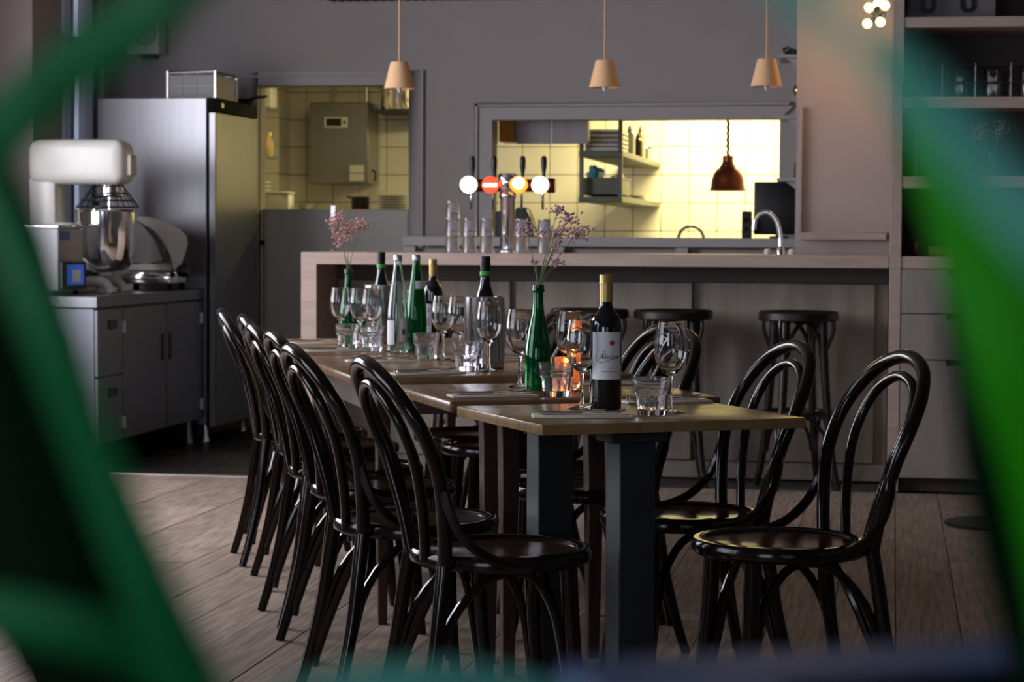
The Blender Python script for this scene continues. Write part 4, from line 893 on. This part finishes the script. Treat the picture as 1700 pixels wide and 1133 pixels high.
def strip2(p0, p1, h):
    n = 8; v = []; f = []
    for k in range(n+1):
        t = k/n; x = p0[0]+(p1[0]-p0[0])*t; z = p0[1]+(p1[1]-p0[1])*t
        v += [(x, z-h/2, 0.0), (x, z+h/2, 0.0)]
    for k in range(n): f.append((2*k, 2*k+2, 2*k+3, 2*k+1))
    return v, f
BORD = [(0,0.0),(0.036,0.0),(0.0385,0.004),(0.0385,0.195),(0.036,0.212),(0.028,0.228),(0.018,0.240),(0.0150,0.252),(0.0150,0.318),(0,0.318)]
def wine(label, loc, rz, capm):
    t = thing('wine_bottle', label, 'wine bottle', loc, rz)
    MB().lathe(BORD, 32).build('glass_body', M_dbottle, t)
    MB().lathe([(0.0154,0.258),(0.0156,0.300),(0.0166,0.301),(0.0166,0.305),(0.0160,0.306),(0.0162,0.321),(0.0150,0.323),(0,0.323)], 24).build('capsule', capm, t)
    return t
AW = PI/2*3
wb = wine('dark wine bottle with gold cap and white label on nearest table', (-0.680,5.319,TZ), rad(9.7)+0.0, M_gold)
label_patch(wb, 0.0387, AW-0.98, AW+1.05, 0.072, 0.186, M_label)
RL = 0.0396
v, f = text_verts('Alamos', 0.0175, 0.45); wrap(wb, [(x, y, 0.0) for x, y, z_ in v], f, RL, AW+0.16, 0.122, M_ink, 'lettering')
pv = [(x, 0.0) for x in ()]
sw = cat([(-0.026,0.006,0),(-0.030,-0.002,0),(-0.022,-0.010,0),(-0.010,-0.010,0),(0.010,-0.003,0),(0.034,0.004,0)], 4)
sv, sf = [], []
for k, p in enumerate(sw): sv += [(p.x, p.y-0.0007, 0.0), (p.x, p.y+0.0007, 0.0)]
for k in range(len(sw)-1): sf.append((2*k, 2*k+2, 2*k+3, 2*k+1))
wrap(wb, sv, sf, RL, AW+0.08, 0.124, M_ink, 'flourish')
sp_ = cat([(-0.012,0.0,0),(-0.009,0.018,0),(-0.006,0.0,0)], 3)
sv, sf = [], []
for k, p in enumerate(sp_): sv += [(p.x-0.0004, p.y, 0.0), (p.x+0.0004, p.y, 0.0)]
for k in range(len(sp_)-1): sf.append((2*k, 2*k+2, 2*k+3, 2*k+1))
wrap(wb, sv, sf, RL, AW+0.1, 0.124, M_ink, 'flourish')
v, f = disc2(0.010, 0, 0.0068); wrap(wb, v, f, RL, AW+0.1, 0.160, M_orange, 'emblem')
v, f = disc2(0.010, 0, 0.0034); wrap(wb, v, f, RL+0.0003, AW+0.1, 0.160, M_maroon, 'emblem_centre')
v, f = strip2((-0.016,0),(0.022,0),0.0013); wrap(wb, v, f, RL, AW+0.1, 0.091, M_red, 'red_line')
v, f = strip2((0.002,0),(0.010,0),0.0012); wrap(wb, v, f, RL, AW+0.1, 0.098, M_ink, 'vintage_line')
wb2 = wine('dark wine bottle with gold cap showing its back label, far table', (-1.760,8.470,TZ), rad(9.7), M_gold)
label_patch(wb2, 0.0388, AW-0.95, AW-0.1, 0.035, 0.15, M_label, 'back_label')
label_patch(wb2, 0.0388, AW+0.45, AW+1.2, 0.035, 0.15, M_label, 'front_label')
for k in range(6):
    v, f = strip2((-0.006,0),(0.006,0),0.003); wrap(wb2, v, f, RL, AW-0.42, 0.070+0.008*k+(0.02 if k > 3 else 0), M_ink, 'print_line')
BURG = [(0,0.0),(0.038,0.0),(0.041,0.004),(0.041,0.15),(0.036,0.18),(0.026,0.215),(0.017,0.245),(0.0148,0.265),(0.0145,0.325),(0,0.325)]
def cooler(label, loc, r, h, bl):
    t = thing('wine_cooler', label, 'wine cooler', loc)
    MB().lathe([(0,0.0),(r-0.004,0.0),(r,0.004),(r,h-0.002),(r-0.002,h),(r-0.006,h-0.001),(r-0.006,0.008),(0,0.008)], 40).build('outer_wall', M_chrome, t)
    MB().lathe([(0.0,0.010),(r-0.007,0.010),(r-0.007,0.016),(0,0.016)], 24).build('inner_floor', M_steelwarm, t)
    b = thing('wine_bottle', bl, 'wine bottle', (loc[0], loc[1]+0.01, loc[2]+0.017))
    MB().lathe(BURG, 28).build('glass_body', M_dbottle, b)
    MB().lathe([(0.0150,0.268),(0.0155,0.300),(0.0165,0.30),(0.0168,0.312),(0.0158,0.313),(0.0158,0.333),(0,0.334)], 20).build('capsule', M_black, b)
    MB().lathe([(0.0164,0.272),(0.0175,0.273),(0.0175,0.286),(0.0164,0.287)], 20).build('green_band', M_lime, b)
cooler('near polished steel wine cooler cylinder on the third table', (-1.262,6.870,TZ), 0.064, 0.225, 'dark wine bottle with green neck band in the near cooler')
cooler('far polished steel wine cooler cylinder on the last table', (-1.945,8.37,TZ), 0.064, 0.225, 'dark wine bottle with green neck band in the far cooler')
GB = [(0,0.012),(0.028,0.002),(0.034,0.0),(0.0365,0.005),(0.0365,0.085),(0.034,0.115),(0.026,0.165),(0.0165,0.205),(0.0138,0.235),(0.0134,0.262),(0.0160,0.264),(0.0165,0.270),(0.0148,0.275),(0.0155,0.281),(0.0150,0.284),(0.0125,0.284),(0.0112,0.26),(0.0118,0.235),(0.0145,0.205),(0.024,0.165),(0.032,0.115),(0.0345,0.085),(0.0345,0.01),(0.02,0.012),(0,0.018)]
def water(label, loc, rz, m, capm):
    t = thing('water_bottle', label, 'water bottle', loc, rz)
    MB().lathe([(0,0.0),(0.034,0.0),(0.038,0.005),(0.038,0.11),(0.036,0.15),(0.029,0.21),(0.020,0.265),(0.0145,0.305),(0.0135,0.330),(0.0110,0.330),(0.012,0.305),(0.0175,0.265),(0.0265,0.21),(0.0335,0.15),(0.0355,0.11),(0.0355,0.008),(0,0.006)], 32).build('glass_body', m, t)
    MB().lathe([(0.0146,0.323),(0.0152,0.326),(0.0152,0.343),(0.014,0.345),(0,0.345)], 20).build('cap', capm, t)
    return t
w1 = water('clear glass water bottle with white label between the coolers', (-1.725,7.691,TZ), rad(9.7), M_water, M_alu)
label_patch(w1, 0.0384, AW-1.15, AW-0.25, 0.03, 0.115, M_label); label_patch(w1, 0.0384, AW+0.25, AW+1.0, 0.04, 0.12, M_label)
v, f = strip2((-0.007,0),(0.007,0),0.02); wrap(w1, v, f, 0.0394, AW+0.62, 0.075, M_blueink, 'print_mark')
w2 = water('green glass water bottle with silver cap beside the clear one', (-1.690,7.84,TZ), rad(9.7), M_green, M_alu)
label_patch(w2, 0.0262, AW-0.1, AW+1.1, 0.222, 0.252, M_label, 'neck_label')
def flower_bottle(label, flabel, loc, m, sprays, seed, cat_='vase'):
    t = thing('flower_bottle', label, 'bottle', loc)
    MB().lathe(GB, 32).build('glass_body', M_green, t)
    MB().lathe([(0.0166,0.2655),(0.0172,0.268),(0.0166,0.2705)], 24).build('lip_ring', M_green, t)
    fl_ = thing('dried_flowers', flabel, 'flowers', (loc[0], loc[1], loc[2]+0.02))
    rnd = random.Random(seed); R_ = Vector((math.cos(YAW), math.sin(YAW), 0)); D_ = Vector((-math.sin(YAW), math.cos(YAW), 0))
    for (tip, rc) in sprays:
        rad_, cnt = rc[:2], rc[2]
        e = R_*tip[0]+D_*tip[1]+Vector((0,0,tip[2]))
        st = MB().tube(cat([(0,0,0.02),R_*(tip[0]*0.03)+Vector((0,0,0.24)),R_*(tip[0]*0.35)+D_*tip[1]*0.3+Vector((0,0,0.24+(tip[2]-0.24)*0.45)),e], 4), [0.0018,0.0016,0.001], 6).build('stem', M_stemg, fl_)
        mb = MB(); br = MB()
        for k in range(cnt):
            u = Vector((rnd.gauss(0,0.45),rnd.gauss(0,0.45),rnd.gauss(0,0.45)))
            p = e+R_*u.x*rad_[0]+D_*u.y*rad_[0]+Vector((0,0,u.z*rad_[1]))
            s = rnd.uniform(0.0032,0.0062)
            i = len(mb.v); a = rnd.uniform(0, 3)
            q = [Vector((math.cos(a),math.sin(a),0.2))*s, Vector((-math.sin(a),math.cos(a),-0.2))*s, Vector((0.2,0.1,1))*s*0.8]
            mb.v += [tuple(p+q[0]),tuple(p+q[1]),tuple(p-q[0]),tuple(p-q[1]),tuple(p+q[2]),tuple(p-q[2])]
            mb.f += [(i,i+1,i+4),(i+1,i+2,i+4),(i+2,i+3,i+4),(i+3,i,i+4),(i+1,i,i+5),(i+2,i+1,i+5),(i+3,i+2,i+5),(i,i+3,i+5)]
            if k % 3 == 0: br.tube([e-Vector((0,0,rad_[1]*0.5)), p], 0.0006, 4)
        mb.build('blossom', m, fl_, smooth=False)['kind'] = 'stuff'
        br.build('twig', M_stemg, fl_)['kind'] = 'stuff'
flower_bottle('green glass bottle used as a vase on the second table', 'dried pink flowers standing in the green bottle on second table', (-0.941,5.923,TZ), M_pink2,
    [((-0.035,0.0,0.415),(0.032,0.022,60)), ((0.045,0.02,0.405),(0.042,0.025,70)), ((0.105,0.0,0.405),(0.042,0.024,60)), ((0.05,-0.03,0.465),(0.024,0.018,34)), ((0.08,-0.02,0.445),(0.026,0.018,40)), ((0.05,0.02,0.375),(0.02,0.03,26)), ((0.052,0.01,0.325),(0.018,0.012,18)), ((-0.008,-0.01,0.325),(0.016,0.010,10))], 4)
flower_bottle('green glass bottle used as a vase on the last table', 'dried pink flowers standing in the far green bottle', (-2.080,8.40,TZ), M_pink,
    [((-0.050,0.0,0.445),(0.035,0.05,90)), ((-0.01,0.02,0.42),(0.05,0.045,110)), ((0.05,0.0,0.435),(0.045,0.03,90)), ((-0.03,-0.02,0.37),(0.03,0.035,40))], 9)
# candle
cd_ = thing('candle_holder', 'glowing textured glass candle holder on second table', 'candle', (-0.872,6.005,TZ))
MB().lathe([(0,0),(0.030,0),(0.034,0.006),(0.035,0.02),(0.0345,0.06),(0.036,0.085),(0.034,0.085),(0.032,0.06),(0.032,0.02),(0,0.012)], 30).build('glass_cup', M_candle, cd_)
wx = MB().lathe([(0,0.013),(0.022,0.013),(0.022,0.03),(0,0.030)], 20).build('wax', M_wax, cd_)
MB().lathe([(0,0.031),(0.004,0.036),(0.005,0.044),(0.003,0.054),(0,0.062)], 10).build('flame', M_flame, wx)
cl_ = bpy.data.lights.new('candle_flame_light', 'POINT'); cl_.energy = 0.08; cl_.color = (1.0, 0.45, 0.14); cl_.shadow_soft_size = 0.012
co = bpy.data.objects.new('candle_flame_light', cl_); COL.objects.link(co); co.location = (-0.872, 6.005, TZ+0.075)

# ================================================================== RIGHT FLOOR STAND
fs = thing('floor_stand', 'round flat black stand base on the floorboards before the drawers', 'stand', (0.42, 9.22, 0))
MB().lathe([(0,0),(0.20,0),(0.205,0.006),(0.198,0.014),(0.03,0.022),(0,0.022)], 36).build('base', M_black, fs)
MB().tube([(0.02,0,0.02),(0.02,0,1.25)], 0.012, 10).build('pole', M_black, fs)
MB().lathe([(0.02,0),(0.05,-0.02),(0.07,-0.10),(0.066,-0.10),(0.045,-0.02),(0.018,-0.004)], 20, (0.02,0,1.28)).build('shade', M_black, fs)

# ================================================================== FOREGROUND PLANTS
LEAVES = {
    'dark_right': ([(0.0443,0.5073,0.9959), (0.0340,0.4886,1.0674), (0.0280,0.4788,1.0948), (0.0215,0.4688,1.1223), (0.0169,0.4691,1.1446), (0.0130,0.4694,1.1645), (0.0091,0.4696,1.1831)], [0.005, 0.014, 0.016, 0.016, 0.013, 0.008, 0.001]),
    'top_arch': ([(-0.1755,0.4699,0.9987), (-0.2400,0.4609,1.0416), (-0.2504,0.4418,1.1047), (-0.2114,0.4206,1.1584), (-0.1812,0.4166,1.1799), (-0.1590,0.4110,1.1963), (-0.1375,0.4051,1.2085), (-0.1187,0.4090,1.2217)], [0.004, 0.009, 0.012, 0.0125, 0.0125, 0.012, 0.011, 0.002]),
    'dark_broad': ([(-0.1516,0.4741,1.0016), (-0.1635,0.4643,1.0511), (-0.1773,0.4535,1.0883), (-0.1853,0.4438,1.1253), (-0.1904,0.4344,1.1597), (-0.1938,0.4250,1.1877), (-0.2026,0.4250,1.2192)], [0.006, 0.028, 0.038, 0.04, 0.036, 0.026, 0.003]),
    'bright_rise': ([(-0.1340,0.4571,1.0082), (-0.1346,0.4291,1.0629), (-0.1398,0.4094,1.0929), (-0.1464,0.3993,1.1183), (-0.1537,0.3892,1.1459), (-0.1655,0.3886,1.1747), (-0.1757,0.3881,1.2012)], [0.005, 0.012, 0.0115, 0.01, 0.009, 0.008, 0.002]),
    'low_droop': ([(-0.1382,0.4762,0.9989), (-0.1368,0.4487,1.0558), (-0.1488,0.4375,1.0767), (-0.1649,0.4250,1.0852), (-0.1841,0.4219,1.0881), (-0.2068,0.4177,1.0807)], [0.005, 0.011, 0.012, 0.011, 0.01, 0.002]),
    'bottom_arch': ([(-0.0466,0.5422,0.9888), (-0.0585,0.5121,1.0391), (-0.0764,0.4897,1.0603), (-0.0990,0.4659,1.0680), (-0.1219,0.4518,1.0673), (-0.1437,0.4375,1.0581)], [0.005, 0.009, 0.01, 0.01, 0.008, 0.002]),
    'teal_near': ([(0.0597,0.4297,1.0174), (0.0517,0.3307,1.1001), (0.0316,0.2786,1.1430), (0.0198,0.2571,1.1611), (0.0113,0.2561,1.1712), (0.0053,0.2554,1.1782), (-0.0025,0.2545,1.1856), (-0.0120,0.2533,1.1943), (-0.0208,0.2522,1.2037)], [0.005, 0.006, 0.0058, 0.0055, 0.0052, 0.005, 0.0046, 0.004, 0.001]),
    'green_right': ([(0.0483,0.5080,0.9959), (0.0421,0.4800,1.0695), (0.0360,0.4656,1.1093), (0.0277,0.4554,1.1382), (0.0185,0.4550,1.1621), (0.0082,0.4542,1.1831), (-0.0010,0.4537,1.2053)], [0.006, 0.018, 0.021, 0.022, 0.019, 0.012, 0.001]),
}
def strap_leaf(key, m, parent, origin):
    pts, wd = LEAVES[key]; P = cat(pts, 6); N = len(P); n0 = len(wd); mb = MB(); O = Vector(origin)
    fwd = Vector((-math.sin(YAW), math.cos(YAW), 0))
    for i, p in enumerate(P):
        u = i/(N-1)*(n0-1); k = min(int(u), n0-2); wv = wd[k]+(wd[k+1]-wd[k])*(u-k)
        t = (P[min(i+1,N-1)]-P[max(i-1,0)]).normalized(); sd = t.cross(fwd).normalized(); nrm = sd.cross(t).normalized()
        p = p-O; h = wv*0.18
        for q in (p-sd*wv/2+nrm*h, p-sd*wv*0.25+nrm*h*0.4, p, p+sd*wv*0.25+nrm*h*0.4, p+sd*wv/2+nrm*h): mb.v.append(tuple(q))
        for q in (p+sd*wv/2+nrm*(h+0.0004), p+sd*wv*0.25+nrm*(h*0.4+0.0006), p+nrm*0.001, p-sd*wv*0.25+nrm*(h*0.4+0.0006), p-sd*wv/2+nrm*(h+0.0004)): mb.v.append(tuple(q))
    for i in range(N-1):
        for k in range(10): mb.f.append((i*10+k, i*10+(k+1) % 10, (i+1)*10+(k+1) % 10, (i+1)*10+k))
    mb.f.append(tuple(range(10))); mb.f.append(tuple((N-1)*10+k for k in range(10)))
    return mb.build('leaf', m, parent)
A27 = rad(27)
dv_ = thing('divider_cabinet', 'low dark oak divider below the plants in the foreground', 'cabinet', (0.0, 0.52, 0), A27)
MB().box(-0.34,0.42,-0.15,0.13,0.05,0.90).build('body', M_divider, dv_, bevel=0.004)
MB().box(-0.36,0.44,-0.17,0.15,0.90,0.93).build('top', M_divider, dv_, bevel=0.004)
MB().box(-0.32,0.40,-0.13,0.11,0.0,0.05).build('plinth', M_black, dv_)
PO = (-0.150, 0.462, 0.93)
lp = thing('strap_leaf_plant', 'blurred green strap leaved plant filling the left foreground', 'plant', PO)
MB().lathe([(0,0),(0.045,0),(0.05,0.005),(0.058,0.075),(0.060,0.08),(0.054,0.08),(0.048,0.065),(0,0.065)], 28).build('pot', M_terra, lp)
MB().lathe([(0,0.068),(0.03,0.069),(0.050,0.066)], 20).build('soil', M_soil, lp)
for key, m in (('top_arch',M_leaf), ('dark_broad',M_leafd), ('bright_rise',M_leaf), ('low_droop',M_leaf)): strap_leaf(key, m, lp, PO)
PR = (-0.091, 0.609, 0.93)
pb = thing('planter_box', 'slate blue planter box blurred along the bottom right foreground', 'planter', PR, A27)
pb_rim = MB().box(0,0.30,-0.045,0,0.105,0.117).box(0,0.30,-0.20,-0.155,0.105,0.117).box(0,0.045,-0.155,-0.045,0.105,0.117).box(0.255,0.30,-0.155,-0.045,0.105,0.117)
pb_rim.build('rim', M_slate, pb, bevel=0.002)
MB().box(0.01,0.29,-0.022,-0.010,0,0.105).box(0.01,0.29,-0.19,-0.178,0,0.105).box(0.01,0.022,-0.178,-0.022,0,0.105).box(0.278,0.29,-0.178,-0.022,0,0.105).box(0.01,0.29,-0.19,-0.010,0,0.01).build('box_body', M_slate, pb)
MB().box(0.022,0.278,-0.178,-0.022,0.03,0.085).build('soil', M_soil, pb)
RO = (0.02, 0.53, 0.94)
rp = thing('strap_leaf_plant', 'blurred bright green plant leaning in from the right foreground', 'plant', RO)
for key, m in (('teal_near',M_leaft), ('green_right',M_leafb), ('dark_right',M_leafd), ('bottom_arch',M_leaft)): strap_leaf(key, m, rp, RO)
MB().lathe([(0,0.05),(0.012,0.05),(0.010,0.075),(0.004,0.085),(0,0.085)], 10, (0.015,-0.01,0)).build('crown', M_leafd, rp)
